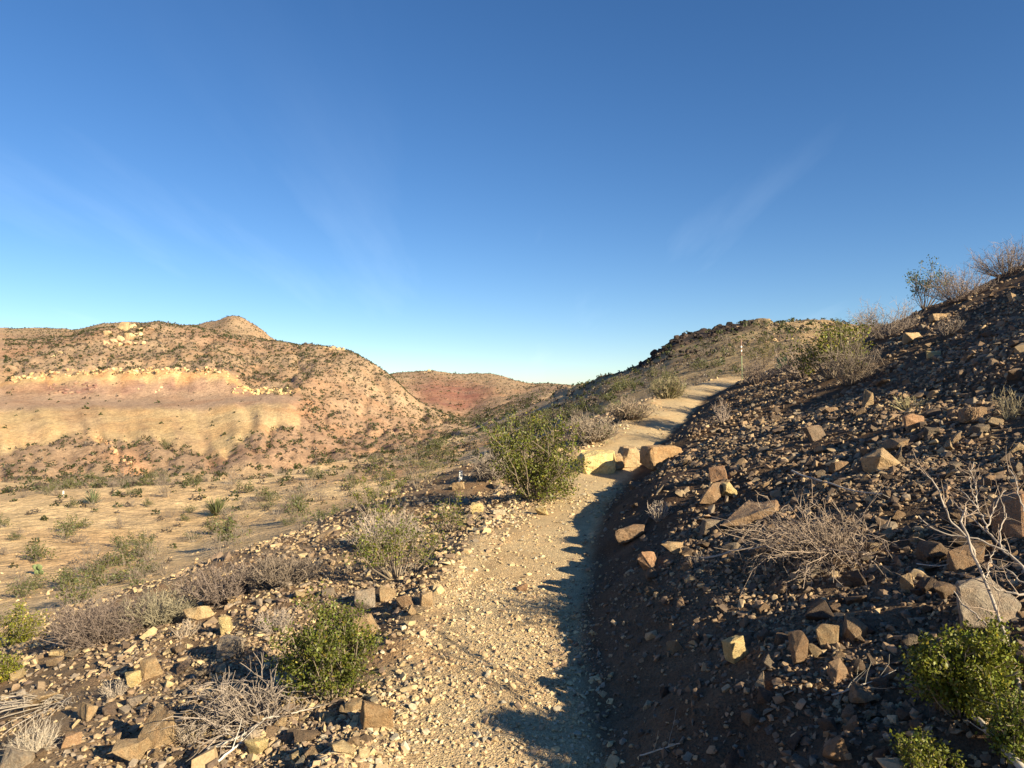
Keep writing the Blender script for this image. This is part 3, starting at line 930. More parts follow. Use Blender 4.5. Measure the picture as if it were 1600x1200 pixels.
def dead_shrub(name, base, Hh, W, label, seed, nst=26, per=6, per2=2, tint=DEADC, rad=.004, lean=(0, 0), droop=0., wig=.09, green=0, leaf=.012, cat='shrub', group=None, up=.3):
    rng = np.random.default_rng(seed)
    P = grow(rng, nst, Hh, W, lean=lean, droop=droop, wig=wig, basew=.12)
    Q = side_twigs(P, rng, per, .34 * Hh, lo=.2, up=up, spread=.9)
    parts = []
    for A_, r0, sd in ((P, rad, 4), (Q, rad * .5, 3)):
        V, F = tubes(A_, np.linspace(r0, r0 * .4, A_.shape[1])[None, :] * np.ones((len(A_), 1)), sd)
        tone = np.repeat(rng.uniform(.7, 1.25, len(A_)), A_.shape[1] * sd)[:, None] * np.asarray(tint)
        parts.append((V, F, tone))
    if per2:
        S = side_twigs(Q, rng, per2, .2 * Hh, lo=.2, up=up * .7, n=3, spread=1.0)
        V, F = tubes(S, np.linspace(rad * .35, rad * .2, 3)[None, :] * np.ones((len(S), 1)), 3)
        parts.append((V, F, np.repeat(rng.uniform(.7, 1.25, len(S)), 9)[:, None] * np.asarray(tint)))
    V, F, T = cat_mesh(parts)
    me = mesh_np(name, V, F, T)
    if green:
        root = bpy.data.objects.new(name, None); COL.objects.link(root)
        obj('stems', me, M_TWIG, root)
        k = rng.integers(0, len(Q), green)
        V, F, T = leaves(Q[k, rng.integers(1, Q.shape[1], green)], rng, leaf, leaf, tint=GREEN2)
        obj('foliage', mesh_np('foliage', V, F, T), M_LEAF, root)
    else:
        root = obj(name, me, M_TWIG)
    seat(root, base.x, base.y, base.z)
    tag(root, label, cat, group)
    return root


def pxbush(fn, name, px, py, wpx, hpx, label, seed, **kw):
    g = ground(px, py)
    while px > 1400 and g.y > 45:              # the foot stands on the near crest, not on what lies beyond it
        py += 2; g = ground(px, py)
    return fn(name, g, hpx * g.y / FPX, wpx * g.y / FPX, label, seed, **kw)


# leafy bushes
pxbush(creosote, 'creosote_bush', 518, 1092, 135, 142, 'dense round dark green bush on the rubble left of the trail', 1, nst=24, leaf=.018, nleaf=12000, per=14, low=.3, rad=.005, tint=(.10, .115, .018))
pxbush(creosote, 'creosote_bush', 620, 902, 160, 105, 'sparse green bush with grey stems behind the row of rocks', 2, nst=24, leaf=.022, nleaf=3000, per=7, rad=.007)
pxbush(creosote, 'creosote_bush', 588, 815, 100, 85, 'leggy green bush at the edge of the slope above the valley', 3, nst=13, leaf=.024, nleaf=1500, per=5, low=.45, rad=.007)
pxbush(creosote, 'creosote_bush', 655, 765, 70, 70, 'thin olive bush on the valley edge left of the white marker', 4, nst=14, leaf=.022, nleaf=900, per=6, rad=.006, tint=(.15, .14, .045))
pxbush(creosote, 'creosote_bush', 835, 782, 140, 130, 'biggest green bush, left of the trail just below the step', 5, nst=34, leaf=.034, nleaf=10000, per=11, low=.12, rad=.010)
pxbush(creosote, 'creosote_bush', 1302, 590, 110, 88, 'lime green bush with grey twigs above the top of the trail', 6, nst=26, leaf=.05, nleaf=3200, per=7, rad=.014, tint=(.15, .16, .02))
pxbush(creosote, 'creosote_bush', 1446, 474, 62, 72, 'leafy bush standing against the sky on the right slope', 7, nst=15, leaf=.05, nleaf=1500, per=6, low=.5, rad=.013, lean=(.1, 0), tint=(.10, .135, .045))
pxbush(creosote, 'creosote_bush', 1309, 498, 34, 24, 'small leafy bush on the skyline left of the right slope', 8, nst=9, leaf=.075, nleaf=500, per=5, rad=.02, tint=(.10, .135, .05))
pxbush(creosote, 'creosote_bush', 1505, 1115, 150, 130, 'green leafy bush under the leafless branches at lower right', 9, nst=34, leaf=.0145, nleaf=13000, per=10, low=.15, rad=.0035, tint=(.135, .15, .016))
pxbush(creosote, 'creosote_bush', 1580, 1185, 70, 100, 'narrow green bush in the lower right corner', 10, nst=18, leaf=.013, nleaf=2500, per=8, low=.15, rad=.003, tint=(.115, .14, .018))
pxbush(creosote, 'creosote_bush', 1440, 1215, 90, 62, 'low green clump cut by the bottom edge at right', 11, nst=20, leaf=.012, nleaf=2400, per=8, low=.15, rad=.003, tint=(.135, .15, .018))
pxbush(creosote, 'creosote_bush', 18, 1012, 95, 62, 'lime green bush at the left edge of the picture', 12, nst=24, leaf=.024, nleaf=3500, per=8, low=.2, rad=.006, tint=(.17, .175, .02))
pxbush(creosote, 'creosote_bush', 8, 1062, 50, 40, 'small lime bush below the lime green bush at the left edge', 13, nst=16, leaf=.018, nleaf=1500, per=7, low=.2, rad=.004, tint=(.165, .17, .02))
pxbush(creosote, 'creosote_bush', 1195, 572, 60, 50, 'olive bush beside the tall post at the top of the trail', 14, nst=16, leaf=.05, nleaf=1300, per=6, rad=.012, tint=(.14, .135, .035))
pxbush(creosote, 'creosote_bush', 705, 830, 60, 60, 'small green bush among the rocks left of the trail', 15, nst=12, leaf=.022, nleaf=800, per=6, rad=.005)
pxbush(creosote, 'creosote_bush', 938, 690, 40, 26, 'low green bush on the left edge of the trail above the step', 16, nst=12, leaf=.03, nleaf=700, per=6, rad=.006, tint=(.12, .16, .03))

# dead and dormant shrubs
pxbush(dead_shrub, 'dead_twig_tangle', 1310, 862, 250, 70, 'wide tangle of bare pale twigs lying on the right slope', 41, nst=170, per=6, per2=1, tint=(.27, .21, .165), rad=.0036, lean=(-.2, -.05), droop=.35, wig=.5, up=0)
pxbush(dead_shrub, 'bare_shrub', 1330, 600, 100, 70, 'grey bare shrub around the foot of the lime green bush', 42, nst=50, per=6, tint=DEADC, rad=.007)
pxbush(dead_shrub, 'bare_shrub', 1385, 528, 110, 55, 'wide grey bare shrub on the upper right slope', 43, nst=70, per=7, tint=(.28, .225, .185), rad=.007)
pxbush(dead_shrub, 'bare_shrub', 1500, 470, 110, 48, 'grey bare shrub right of the leafy bush on the skyline', 44, nst=80, per=7, tint=(.26, .205, .175), rad=.007)
pxbush(dead_shrub, 'bare_shrub', 1575, 432, 110, 50, 'grey bare shrub at the right edge on the skyline', 45, nst=80, per=7, tint=(.25, .2, .17), rad=.007)
pxbush(dead_shrub, 'bare_shrub', 1255, 590, 90, 50, 'brown bare shrub between the tall post and the lime green bush', 46, nst=44, per=6, tint=(.28, .22, .175), rad=.011)
pxbush(dead_shrub, 'bare_shrub', 1180, 600, 60, 36, 'low brown bare shrub at the foot of the tall post', 47, nst=34, per=6, tint=(.28, .215, .17), rad=.010)
pxbush(dead_shrub, 'bare_shrub', 160, 1000, 180, 62, 'broad purplish bare shrub at the edge of the slope at left', 48, nst=130, per=8, per2=2, tint=PURP, rad=.0045)
pxbush(dead_shrub, 'bare_shrub', 255, 972, 120, 46, 'greenish grey bare shrub right of the broad purplish one', 49, nst=80, per=8, tint=(.28, .245, .17), rad=.0045)
pxbush(dead_shrub, 'bare_shrub', 350, 938, 150, 48, 'brownish bare shrub beside the dark pointed rock', 50, nst=90, per=8, tint=PURP, rad=.006)
pxbush(dead_shrub, 'bare_shrub', 440, 915, 130, 46, 'grey bare shrub above the left slope rocks', 51, nst=90, per=8, tint=DEADC, rad=.006)
pxbush(dead_shrub, 'bare_shrub', 605, 850, 130, 44, 'pale grey bare shrub behind the sparse green bush', 53, nst=90, per=8, tint=(.36, .30, .245), rad=.007)
pxbush(dead_shrub, 'bare_shrub', 770, 750, 60, 40, 'rounded grey bare shrub right of the small white marker', 55, nst=80, per=8, tint=(.30, .25, .205), rad=.008)
pxbush(dead_shrub, 'bare_shrub', 925, 690, 90, 38, 'grey bare shrub left of the trail above the step', 56, nst=80, per=8, tint=(.30, .245, .19), rad=.010)
pxbush(dead_shrub, 'bare_shrub', 985, 655, 80, 30, 'brownish bare shrub left of the upper trail', 57, nst=70, per=7, tint=(.29, .225, .165), rad=.012, green=300, leaf=.03)
pxbush(dead_shrub, 'bare_shrub', 1045, 622, 60, 32, 'olive bare shrub left of the top of the trail', 58, nst=60, per=7, tint=(.25, .215, .13), rad=.013, green=500, leaf=.04)
pxbush(dead_shrub, 'dead_branch_heap', 400, 1132, 190, 100, 'heap of dark dead branches in the shade of the dense green bush', 59, nst=70, per=5, per2=1, tint=(.26, .215, .18), rad=.005, droop=.4, wig=.2, lean=(-.1, -.05), up=0.)
pxbush(dead_shrub, 'flattened_stems', 95, 1090, 190, 40, 'flattened bundle of grey stems lying on the slope at far left', 60, nst=60, per=3, per2=0, tint=(.33, .285, .24), rad=.004, droop=.5, wig=.06, lean=(-.1, -.3), up=-.2)
pxbush(dead_shrub, 'dry_tuft', 55, 1180, 70, 56, 'pale white dry tuft near the lower left corner', 61, nst=60, per=5, per2=1, tint=(.50, .43, .34), rad=.0018, cat='tuft')
pxbush(dead_shrub, 'dry_tuft', 1030, 812, 40, 30, 'small grey dry tuft on the trail bank above the slabs', 62, nst=50, per=3, per2=0, tint=(.36, .30, .25), rad=.004, cat='tuft')
pxbush(dead_shrub, 'dry_tuft', 1092, 885, 34, 24, 'small dry tuft below the long flat brown slab', 63, nst=26, per=3, per2=0, tint=(.34, .28, .22), rad=.003, cat='tuft')
pxbush(dead_shrub, 'dry_tuft', 180, 1090, 44, 28, 'grey dry tuft left of the pale yellow and grey rock', 64, nst=40, per=4, per2=1, tint=(.38, .32, .26), rad=.0022, cat='tuft')
pxbush(dead_shrub, 'dry_tuft', 300, 1160, 50, 34, 'brown dry tuft right of the largest rounded boulder', 65, nst=40, per=4, per2=1, tint=(.33, .27, .21), rad=.0022, cat='tuft')
pxbush(dead_shrub, 'dry_tuft', 430, 985, 70, 34, 'pale dry tuft in front of the grey brush at left', 66, nst=50, per=5, per2=1, tint=(.36, .30, .25), rad=.003, cat='tuft')
pxbush(dead_shrub, 'dry_tuft', 290, 995, 50, 24, 'tan dry tuft at the edge of the left slope', 67, nst=40, per=5, per2=1, tint=(.38, .31, .24), rad=.003, cat='tuft')
pxbush(dead_shrub, 'dry_tuft', 1130, 660, 34, 34, 'dry tuft on the shaded bank right of the upper trail', 68, nst=26, per=3, per2=0, tint=(.34, .27, .22), rad=.006, cat='tuft')
pxbush(dead_shrub, 'dry_tuft', 1480, 525, 50, 40, 'thin dry tuft on the upper right slope below the skyline brush', 69, nst=26, per=4, per2=0, tint=(.27, .22, .18), rad=.006, cat='tuft')
pxbush(dead_shrub, 'dry_tuft', 1580, 655, 60, 50, 'sparse dry tuft near the right edge above the rust red boulder', 70, nst=24, per=4, per2=1, tint=(.27, .23, .15), rad=.004, cat='tuft')
pxbush(dead_shrub, 'dry_tuft', 1420, 640, 60, 24, 'low yellowish dry tuft on the upper right slope', 71, nst=36, per=4, per2=0, tint=(.36, .31, .18), rad=.005, cat='tuft')


# sticks traced as real branches: (column, row) with a distance for each end
def branch_path(pts, d0, d1, n=12):
    pts = np.array(pts, float)
    seg = np.r_[0, np.cumsum(np.hypot(*np.diff(pts, axis=0).T))]; seg /= seg[-1]
    t = np.linspace(0, 1, n)
    px, py = np.interp(t, seg, pts[:, 0]), np.interp(t, seg, pts[:, 1])
    dep = d0 + (d1 - d0) * t
    out = []
    for a, b, c in zip(px, py, dep):
        u, v = ray(a, b); out.append((u * c, c, EYE + v * c))
    return np.array(out)


g0 = ground(1600, 1130)
B0 = g0.y
DB = [
    ([(1612, 1165), (1597, 1100), (1590, 1050), (1572, 1000), (1564, 972), (1550, 935), (1540, 905), (1525, 877), (1517, 860), (1514, 835), (1500, 807), (1509, 791)], 0, .45, .0085),
    ([(1525, 870), (1507, 835), (1482, 810), (1472, 787), (1467, 767), (1455, 747), (1440, 737)], .36, .5, .0042),
    ([(1612, 905), (1600, 887), (1572, 862), (1545, 832), (1525, 817), (1507, 802), (1487, 782)], .3, .6, .005),
    ([(1572, 862), (1565, 857), (1525, 842), (1475, 836), (1455, 825), (1435, 807)], .38, .55, .0042),
    ([(1545, 832), (1542, 825), (1525, 790), (1500, 764)], .45, .6, .0035),
    ([(1545, 832), (1542, 825), (1550, 805), (1557, 785), (1570, 767)], .45, .55, .0035),
    ([(1528, 797), (1525, 777), (1525, 757), (1517, 737), (1522, 722)], .53, .62, .003),
    ([(1526, 782), (1520, 772), (1514, 740)], .55, .6, .0025),
    ([(1575, 866), (1565, 857), (1562, 825), (1572, 807), (1565, 787)], .37, .5, .003),
    ([(1575, 1010), (1562, 995), (1525, 962), (1500, 940), (1491, 924)], .12, .3, .0038),
    ([(1612, 918), (1600, 912), (1575, 890), (1552, 884)], .3, .42, .0035),
    ([(1612, 932), (1600, 929), (1575, 926), (1555, 920), (1540, 905)], .25, .28, .005),
    ([(1540, 905), (1542, 902), (1545, 882), (1554, 860)], .28, .36, .003),
    ([(1590, 1050), (1570, 1060), (1545, 1035), (1525, 1005), (1512, 985)], .05, .2, .003),
    ([(1600, 800), (1590, 770), (1588, 750), (1575, 728)], .5, .6, .003),
]
rng = np.random.default_rng(5)
root = bpy.data.objects.new('leafless_shrub', None); COL.objects.link(root)
root.location = g0
for pts, a, b, r in DB:
    P = branch_path(pts, B0 + a, B0 + b, 16)[None]
    P[0] += rng.normal(size=P[0].shape) * .0025
    tw = side_twigs(P, rng, 9, .09, n=4, lo=.25, up=.2, spread=.7)
    V1, F1 = tubes(P, np.linspace(r, r * .45, 16)[None], 6)
    V2, F2 = tubes(tw, np.linspace(r * .35, r * .15, 4)[None] * np.ones((len(tw), 1)), 3)
    V, F, T = cat_mesh([(V1, F1, (.36, .31, .26)), (V2, F2, (.31, .24, .19))])
    o = obj('branch', mesh_np('branch', V - np.array(g0), F, T, smooth=True), M_TWIG, root)
tag(root, 'leafless shrub with pale crooked branches at the right edge', 'shrub')


def stick(name, pts, r0, r1, label, lift=.012, col=(.40, .36, .31), twn=4):
    """a stick lying on the ground under the listed pixels"""
    G = [ground(a, b) for a, b in pts]
    P = np.array([g[:] for g in G]); 
    seg = np.linspace(0, 1, len(P)); t = np.linspace(0, 1, 14)
    P = np.stack([np.interp(t, seg, P[:, k]) for k in range(3)], -1)
    zs = hgt(P[:, 0], P[:, 1])
    P[:, 2] = np.maximum(_smooth(zs, 5), zs - .01) + lift
    P += rng.normal(size=P.shape) * r0 * .25
    tw = side_twigs(P[None], rng, twn, .12, n=4, lo=.2, up=.25, spread=.7)
    V1, F1 = tubes(P[None], np.linspace(r0, r1, 14)[None], 6)
    V2, F2 = tubes(tw, np.linspace(r1 * .7, r1 * .3, 4)[None] * np.ones((len(tw), 1)), 3)
    V, F, T = cat_mesh([(V1, F1, col), (V2, F2, np.asarray(col) * .85)])
    c = P[0].copy()
    o = obj(name, mesh_np(name, V - c, F, T, smooth=True), M_TWIG, loc=c)
    return tag(o, label, 'stick')


stick('dead_branch', [(1610, 1235), (1560, 1175), (1520, 1135), (1468, 1090)], .013, .005, 'thick bleached dead branch in the lower right corner', lift=.03)
stick('dead_branch', [(1612, 1205), (1580, 1165), (1555, 1135), (1528, 1112)], .011, .007, 'shorter bleached branch under the lower right bush', lift=.03, twn=2)
stick('dead_branch', [(310, 1190), (380, 1160), (415, 1132), (438, 1130)], .008, .004, 'long bleached stick ending beside the yellow rock at bottom left', lift=.03)
stick('dead_branch', [(340, 1202), (365, 1180), (378, 1170)], .006, .004, 'short white stick at the bottom edge left of the trail', lift=.03, twn=6, col=(.6, .56, .5))
stick('dead_branch', [(455, 1125), (480, 1118), (508, 1110)], .004, .002, 'thin forked twig below the dense green bush', lift=.03, twn=8)
stick('dead_branch', [(1095, 880), (1150, 868), (1225, 860)], .008, .003, 'pale straight stick at the lower left of the twig tangle', lift=.03)
stick('dead_branch', [(1238, 745), (1290, 765), (1380, 785)], .008, .004, 'long thin stick over the top of the twig tangle', lift=.05)
stick('dead_branch', [(1300, 1100), (1345, 1085), (1400, 1060)], .003, .0015, 'thin twig left of the green leafy bush', lift=.03, twn=7)
stick('dead_branch', [(1000, 1190), (1040, 1178), (1062, 1170)], .003, .002, 'small twig on the bank at the bottom of the picture', lift=.02)
stick('dead_branch', [(1432, 895), (1470, 900), (1545, 880)], .003, .002, 'thin pale twig beside the orange tan rock', lift=.04, twn=5)


# spiky and succulent plants
def yucca(base, rad, label, seed, n=60, tint=(.15, .165, .07)):
    rng = np.random.default_rng(seed)
    az = rng.uniform(0, 2 * math.pi, n); el = np.radians(rng.uniform(12, 85, n)); L = rad * rng.uniform(.7, 1.1, n)
    d = np.stack([np.cos(az) * np.cos(el), np.sin(az) * np.cos(el), np.sin(el)], -1)
    sd = np.stack([-np.sin(az), np.cos(az), az * 0], -1) * (rad * .03)
    mid = d * (L * .5)[:, None]; tip = d * L[:, None]; z0 = np.zeros_like(d)
    up = np.cross(d, sd / (rad * .03)) * (rad * .015)
    V = np.stack([z0 - sd * .7, z0 + sd * .7, mid + sd, tip, mid - sd, mid + up], 1).reshape(-1, 3)
    T = np.repeat(np.asarray(tint) * rng.uniform(.7, 1.3, (n, 1)), 6, 0)
    V = V.reshape(n, 6, 3)[:, :5].reshape(-1, 3); T = T.reshape(n, 6, 3)[:, :5].reshape(-1, 3)
    b5 = np.arange(n)[:, None] * 5
    tri = np.concatenate([b5 + np.array([[0, 1, 2]]), b5 + np.array([[0, 2, 4]]), b5 + np.array([[4, 2, 3]])])
    o = obj('yucca', mesh_np('yucca', V, tri, T), M_LEAF, loc=base)
    return tag(o, label, 'yucca')


g = ground(338, 806); yucca(g, 34 * g.y / FPX, 'spiky grey green yucca on the sandy valley floor', 3, 90)
g = ground(145, 788); yucca(g, 26 * g.y / FPX, 'spiky yucca further back at the foot of the mined hill', 4, 70, (.17, .19, .10))


def pad_mesh(name, w, h, th):
    bm = bmesh.new()
    bmesh.ops.create_uvsphere(bm, u_segments=12, v_segments=8, radius=.5)
    for v in bm.verts:
        t = v.co.z + .5
        k = .72 + .45 * math.sin(min(1, t * .9) * math.pi * .75)
        v.co = (v.co.x * w * k, v.co.y * th, t * h)
    me = bpy.data.meshes.new(name); bm.to_mesh(me); bm.free()
    me.polygons.foreach_set('use_smooth', np.ones(len(me.polygons), bool))
    me.materials.append(M_CACTUS)
    return me


def prickly_pear(base, sc, label, seed, n=6):
    rs = random.Random(seed)
    root = bpy.data.objects.new('prickly_pear', None); COL.objects.link(root); root.location = base
    me = pad_mesh('pad', .75 * sc, sc, .16 * sc)
    tops = []
    for i in range(n):
        o = obj('pad', me, None, root)
        if i < 3:
            p = Vector(((i - 1) * .55 * sc, rs.uniform(-.2, .2) * sc, -.05 * sc)); t = rs.uniform(-.35, .35)
        else:
            q, t0 = tops[i % 3]; p = q; t = t0 + rs.uniform(-.6, .6)
        o.location = p
        e = Euler((rs.uniform(-.3, .3), t, rs.uniform(-.8, .8)))
        o.rotation_euler = e
        tops.append((p + e.to_matrix() @ Vector((0, 0, .93 * sc)), t))
    return tag(root, label, 'cactus')


g = ground(1219, 577); prickly_pear(g, 11 * g.y / FPX, 'prickly pear with two pale pads above the top of the trail', 2)
g = ground(62, 898); prickly_pear(g, 9 * g.y / FPX, 'dark green prickly pear on the valley sand at far left', 3, 8)

# ocotillo: long arching stems behind the biggest bush
g = ground(800, 742)
rng = np.random.default_rng(91)
u0, t0 = ray(795, 700)
dep = g.y + .5
gb = Vector((u0 * dep, dep, float(hgt(u0 * dep, dep)[0])))
root = bpy.data.objects.new('ocotillo', None); COL.objects.link(root); root.location = gb
for tip in ((742, 660), (752, 668), (770, 655), (792, 648), (765, 690), (785, 665)):
    ut, tt_ = ray(*tip)
    dt = dep + rng.uniform(-.3, .4)
    e = np.array((ut * dt, dt, EYE + tt_ * dt)) - np.array(gb)
    t = np.linspace(0, 1, 12)[:, None]
    c = e * np.array((.45, .45, .85))
    P = (2 * t * (1 - t) * c + t * t * e)[None]
    P = P + rng.normal(size=P.shape) * .008
    V1, F1 = tubes(P, np.linspace(.012, .005, 12)[None], 5)
    o = obj('stem', mesh_np('stem', V1, F1, np.broadcast_to(np.array((.19, .17, .09)), (len(V1), 3))), M_TWIG, root)
    k = rng.uniform(.15, 1, 150) * 10.99; i0 = k.astype(int); f = (k - i0)[:, None]
    V, F, T = leaves(P[0][i0] * (1 - f) + P[0][i0 + 1] * f, rng, .03, .012, tint=(.12, .16, .06))
    obj('leaves', mesh_np('leaves', V, F, T), M_LEAF, o)
tag(root, 'ocotillo with long arching stems rising behind the biggest green bush', 'shrub')


# ------------------------------------------------------------------ posts
def box_me(name, w, d, h, bev=.0015, z0=0.0):
    bm = bmesh.new(); bmesh.ops.create_cube(bm, size=1)
    for v in bm.verts: v.co = (v.co.x * w, v.co.y * d, (v.co.z + .5) * h + z0)
    bmesh.ops.bevel(bm, geom=list(bm.edges), offset=min(bev, .3 * min(w, d)), segments=1, affect='EDGES')
    me = bpy.data.meshes.new(name); bm.to_mesh(me); bm.free()
    return me


g = ground(1160, 592)
hp = 64 * g.y / FPX; wp = max(.03, 1.9 * g.y / FPX)
root = bpy.data.objects.new('trail_post', None); COL.objects.link(root); root.location = (g.x, g.y, g.z - .05); root.rotation_euler = (0, -.03, .3)
bm = bmesh.new()                                                        # T section steel post
for (cx, cy, w, d) in ((0, 0, wp, .006), (0, .5 * wp, .006, wp)):
    r = bmesh.ops.create_cube(bm, size=1)
    for v in r['verts']: v.co = (cx + v.co.x * w, cy + v.co.y * d, (v.co.z + .5) * hp * .62)
me = bpy.data.meshes.new('post'); bm.to_mesh(me); bm.free()
obj('post', me, M_POSTGREEN, root)
obj('brown_band', box_me('brown_band', wp * 1.05, .02, hp * .40, z0=hp * .60), M_RUST, root)
for zf in (.70, .80):
    obj('white_sticker', box_me('white_sticker', wp * 1.08, .022, hp * .04, z0=hp * zf), M_WHITE, root)
tag(root, 'tall thin trail post at the top end of the trail', 'post')

g = ground(719, 755)
hp = 20 * g.y / FPX; wp = 5.6 * g.y / FPX
root = bpy.data.objects.new('trail_marker', None); COL.objects.link(root); root.location = (g.x, g.y, g.z - .06); root.rotation_euler = (0, .05, .45)
obj('marker_post', box_me('marker_post', wp, .012, hp * 1.25), M_WHITE, root)
for zf, wf in ((1.08, .35), (.86, .5), (.72, .4)):
    obj('printed_mark', box_me('printed_mark', wp * wf, .0136, hp * .06, bev=.0005, z0=hp * zf), M_INK, root)
tag(root, 'small white trail marker above the rocks left of the biggest bush', 'marker')
g = ground(99, 775)
o = obj('trail_marker', box_me('trail_marker', 2.2 * g.y / FPX, .03, 8 * g.y / FPX), M_WHITE, loc=g)
tag(o, 'tiny white marker far off on the valley floor at left', 'marker')

# ------------------------------------------------------------------ outcrops
BLK = [rock_mesh('block', 900 + i, (1, .8, .62 + .05 * (i % 4)), n=14, cuts=2, rough=.06) for i in range(8)]
for me in BLK:
    me.materials[0] = M_BLOCK


def outcrop(name, spots, label, cat, cols, seed, jit=0.0):
    rs = random.Random(seed)
    root = bpy.data.objects.new(name, None); COL.objects.link(root)
    root.location = ground(*spots[0][:2])
    bpy.context.view_layer.update()
    for px, py, w, asp in spots:
        g = ground(px, py)
        if g.y > 600: continue
        o = obj('block', rs.choice(BLK), None, root)
        wm = w * g.y / FPX
        o.location = Vector(g) - root.location + Vector((0, wm * .15, wm * asp * .18))
        o.rotation_euler = (rs.uniform(-.25, .25), rs.uniform(-.25, .25), rs.uniform(0, 6.3))
        o.scale = (wm, wm, wm * asp * 1.4)
        c = rs.choice(cols); k = rs.uniform(.85, 1.15)
        o.color = (c[0] * k, c[1] * k, c[2] * k, 1)
    return tag(root, label, cat)


outcrop('sandstone_outcrop', [(168, 524, 14, .7), (190, 515, 22, .8), (205, 513, 16, .7), (218, 516, 12, .6), (165, 538, 16, .9), (178, 535, 14, .7), (190, 533, 18, .8), (203, 530, 18, .8), (216, 524, 14, .7), (186, 541, 12, .6), (200, 539, 14, .7), (225, 538, 10, .7), (212, 538, 8, .6), (238, 515, 12, .4), (82, 558, 8, .7), (94, 552, 8, .6)],
        'pale sandstone outcrop with hollows near the top of the mined hill', 'outcrop', [(.52, .37, .21), (.50, .33, .20), (.56, .42, .24)], 4)
outcrop('hilltop_ledge', [(670, 580, 6, .8), (676, 578, 7, .9), (682, 578, 7, .8), (689, 579, 6, .7), (664, 583, 5, .6)],
        'small pale rock ledge capping the far hill in the middle', 'outcrop', [(.48, .36, .22), (.42, .31, .19)], 6)
outcrop('crest_ledge', [(500 + 7 * i, 545 + (i % 3), 9, .6) for i in range(8)],
        'low tan ledge just under the crest right of the mined hill', 'outcrop', [(.42, .30, .18), (.38, .26, .16)], 8)
rs = random.Random(12)
sp = []
for i in range(190):
    px = rs.uniform(995, 1175)
    top = np.interp(px, [1000, 1025, 1050, 1075, 1100, 1175], [563, 543, 522, 509, 503, 495])
    hgt_px = np.interp(px, [1000, 1040, 1080, 1130, 1175], [10, 34, 44, 34, 10])
    sp.append((px, top + 3 + rs.uniform(0, 1) ** 1.3 * hgt_px, rs.uniform(5, 11), rs.uniform(.4, .9)))
outcrop('basalt_rim', sp, 'shade-darkened basalt rim along the crest of the hill at the end of the trail', 'cliff', [(.04, .031, .028), (.028, .023, .021), (.065, .047, .04)], 13)  # block colours darker than plain basalt, standing in for the cliff's shade
outcrop('pale_ledge', [(rs.uniform(1130, 1290), rs.uniform(505, 545), rs.uniform(5, 12), .5) for i in range(36)],
        'broken tan ledges on the brushy hill behind the tall post', 'outcrop', [(.42, .30, .17), (.36, .25, .15), (.30, .22, .15)], 14)
outcrop('cut_boulders', [(226, 600, 5, .7), (216, 609, 5, .7), (252, 607, 6, .6), (248, 611, 5, .7), (243, 613, 4, .7)],
        'few pale boulders at the foot of the quarried cut', 'rocks', [(.55, .42, .25)], 15)

rs = random.Random(31)
sp = []
for i in range(120):
    px = rs.uniform(15, 372)
    top = np.interp(px, [0, 60, 120, 250, 340, 365, 385], [592, 583, 577, 574, 575, 582, 600])
    sp.append((px, top + rs.uniform(1, 11), rs.uniform(4, 9), rs.uniform(.5, 1.0)))
outcrop('quarry_ledge', sp, 'broken yellow and orange rock ledge along the top of the quarried cut', 'ledge', [(.52, .37, .19), (.47, .29, .15), (.56, .42, .24), (.45, .25, .13)], 32)
outcrop('quarry_ledge', [(rs.uniform(362, 455), rs.uniform(606, 617), rs.uniform(4, 8), rs.uniform(.5, 1.0)) for i in range(45)],
        'short pale yellow ledge above the right end of the quarry bench', 'ledge', [(.55, .40, .20), (.50, .35, .18)], 33)
outcrop('dark_ledge', [(rs.uniform(75, 150), rs.uniform(600, 616), rs.uniform(4, 9), rs.uniform(.3, .6)) for i in range(40)],
        'purplish brown broken ledge low in the quarried cut', 'ledge', [(.26, .15, .115), (.22, .125, .10), (.32, .2, .14)], 34)
outcrop('gully_wall', [(150 + 62 * t + rs.uniform(-4, 4), 678 + 62 * t + rs.uniform(-3, 3), rs.uniform(3, 7), rs.uniform(.8, 1.4)) for t in [k / 26 for k in range(27)]],
        'orange earth pillars along the eroded gully below the spoil slope', 'gully', [(.45, .28, .16), (.40, .24, .14)], 35)

# ------------------------------------------------------------------ shrubs of the valley and the hills
rng = np.random.default_rng(404)


def far_bush_sites(n, r0, r1, a0, a1, logr=False):
    a = np.radians(rng.uniform(a0, a1, n))
    r = np.sqrt(rng.uniform(r0 ** 2, r1 ** 2, n))
    return r * np.sin(a), r * np.cos(a)


sx, sy = [], []
for n, r0, r1, a0, a1 in ((3400, 12, 80, -40, 8), (24000, 62, 300, -40, 2), (30000, 260, 620, -38, 6), (3600, 24, 130, 0, 32)):
    a, b = far_bush_sites(n, r0, r1, a0, a1); sx.append(a); sy.append(b)
bx, by = np.concatenate(sx), np.concatenate(sy)
bl = sample(LI, bx, by); bp = CX + FPX * bx / by; bn = sample(NEARM, bx, by)
sp_ = sample(spoil, bx, by); be = sample(bench, bx, by); cu = sample(cut, bx, by); le = sample(ledge, bx, by); rd = sample(redc, bx, by); rimm = sample(rim, bx, by)
dens = np.where(bp > 880, 1.0, np.interp(bl, [.8, 1.4, 2.2, 3.4, 4.6], [.4, .85, .6, .4, 1.0]))
dens *= np.clip(.9 + .6 * fbm(bx / 9, by / 9, 2, 120), .4, 1.3)
dens *= (1 - .97 * np.clip(sp_ + be + cu + le, 0, 1)) * (1 - .6 * np.clip(rd, 0, 1)) * (bn < .25) * (1 - .93 * np.clip(rimm, 0, 1))
keep = rng.uniform(0, 1.2, len(bx)) < dens
bx, by, bl, bp = bx[keep], by[keep], bl[keep], bp[keep]
bz = hgt(bx, by)
br = np.hypot(bx, by)
vis = visible(bx, by, bz + .5)
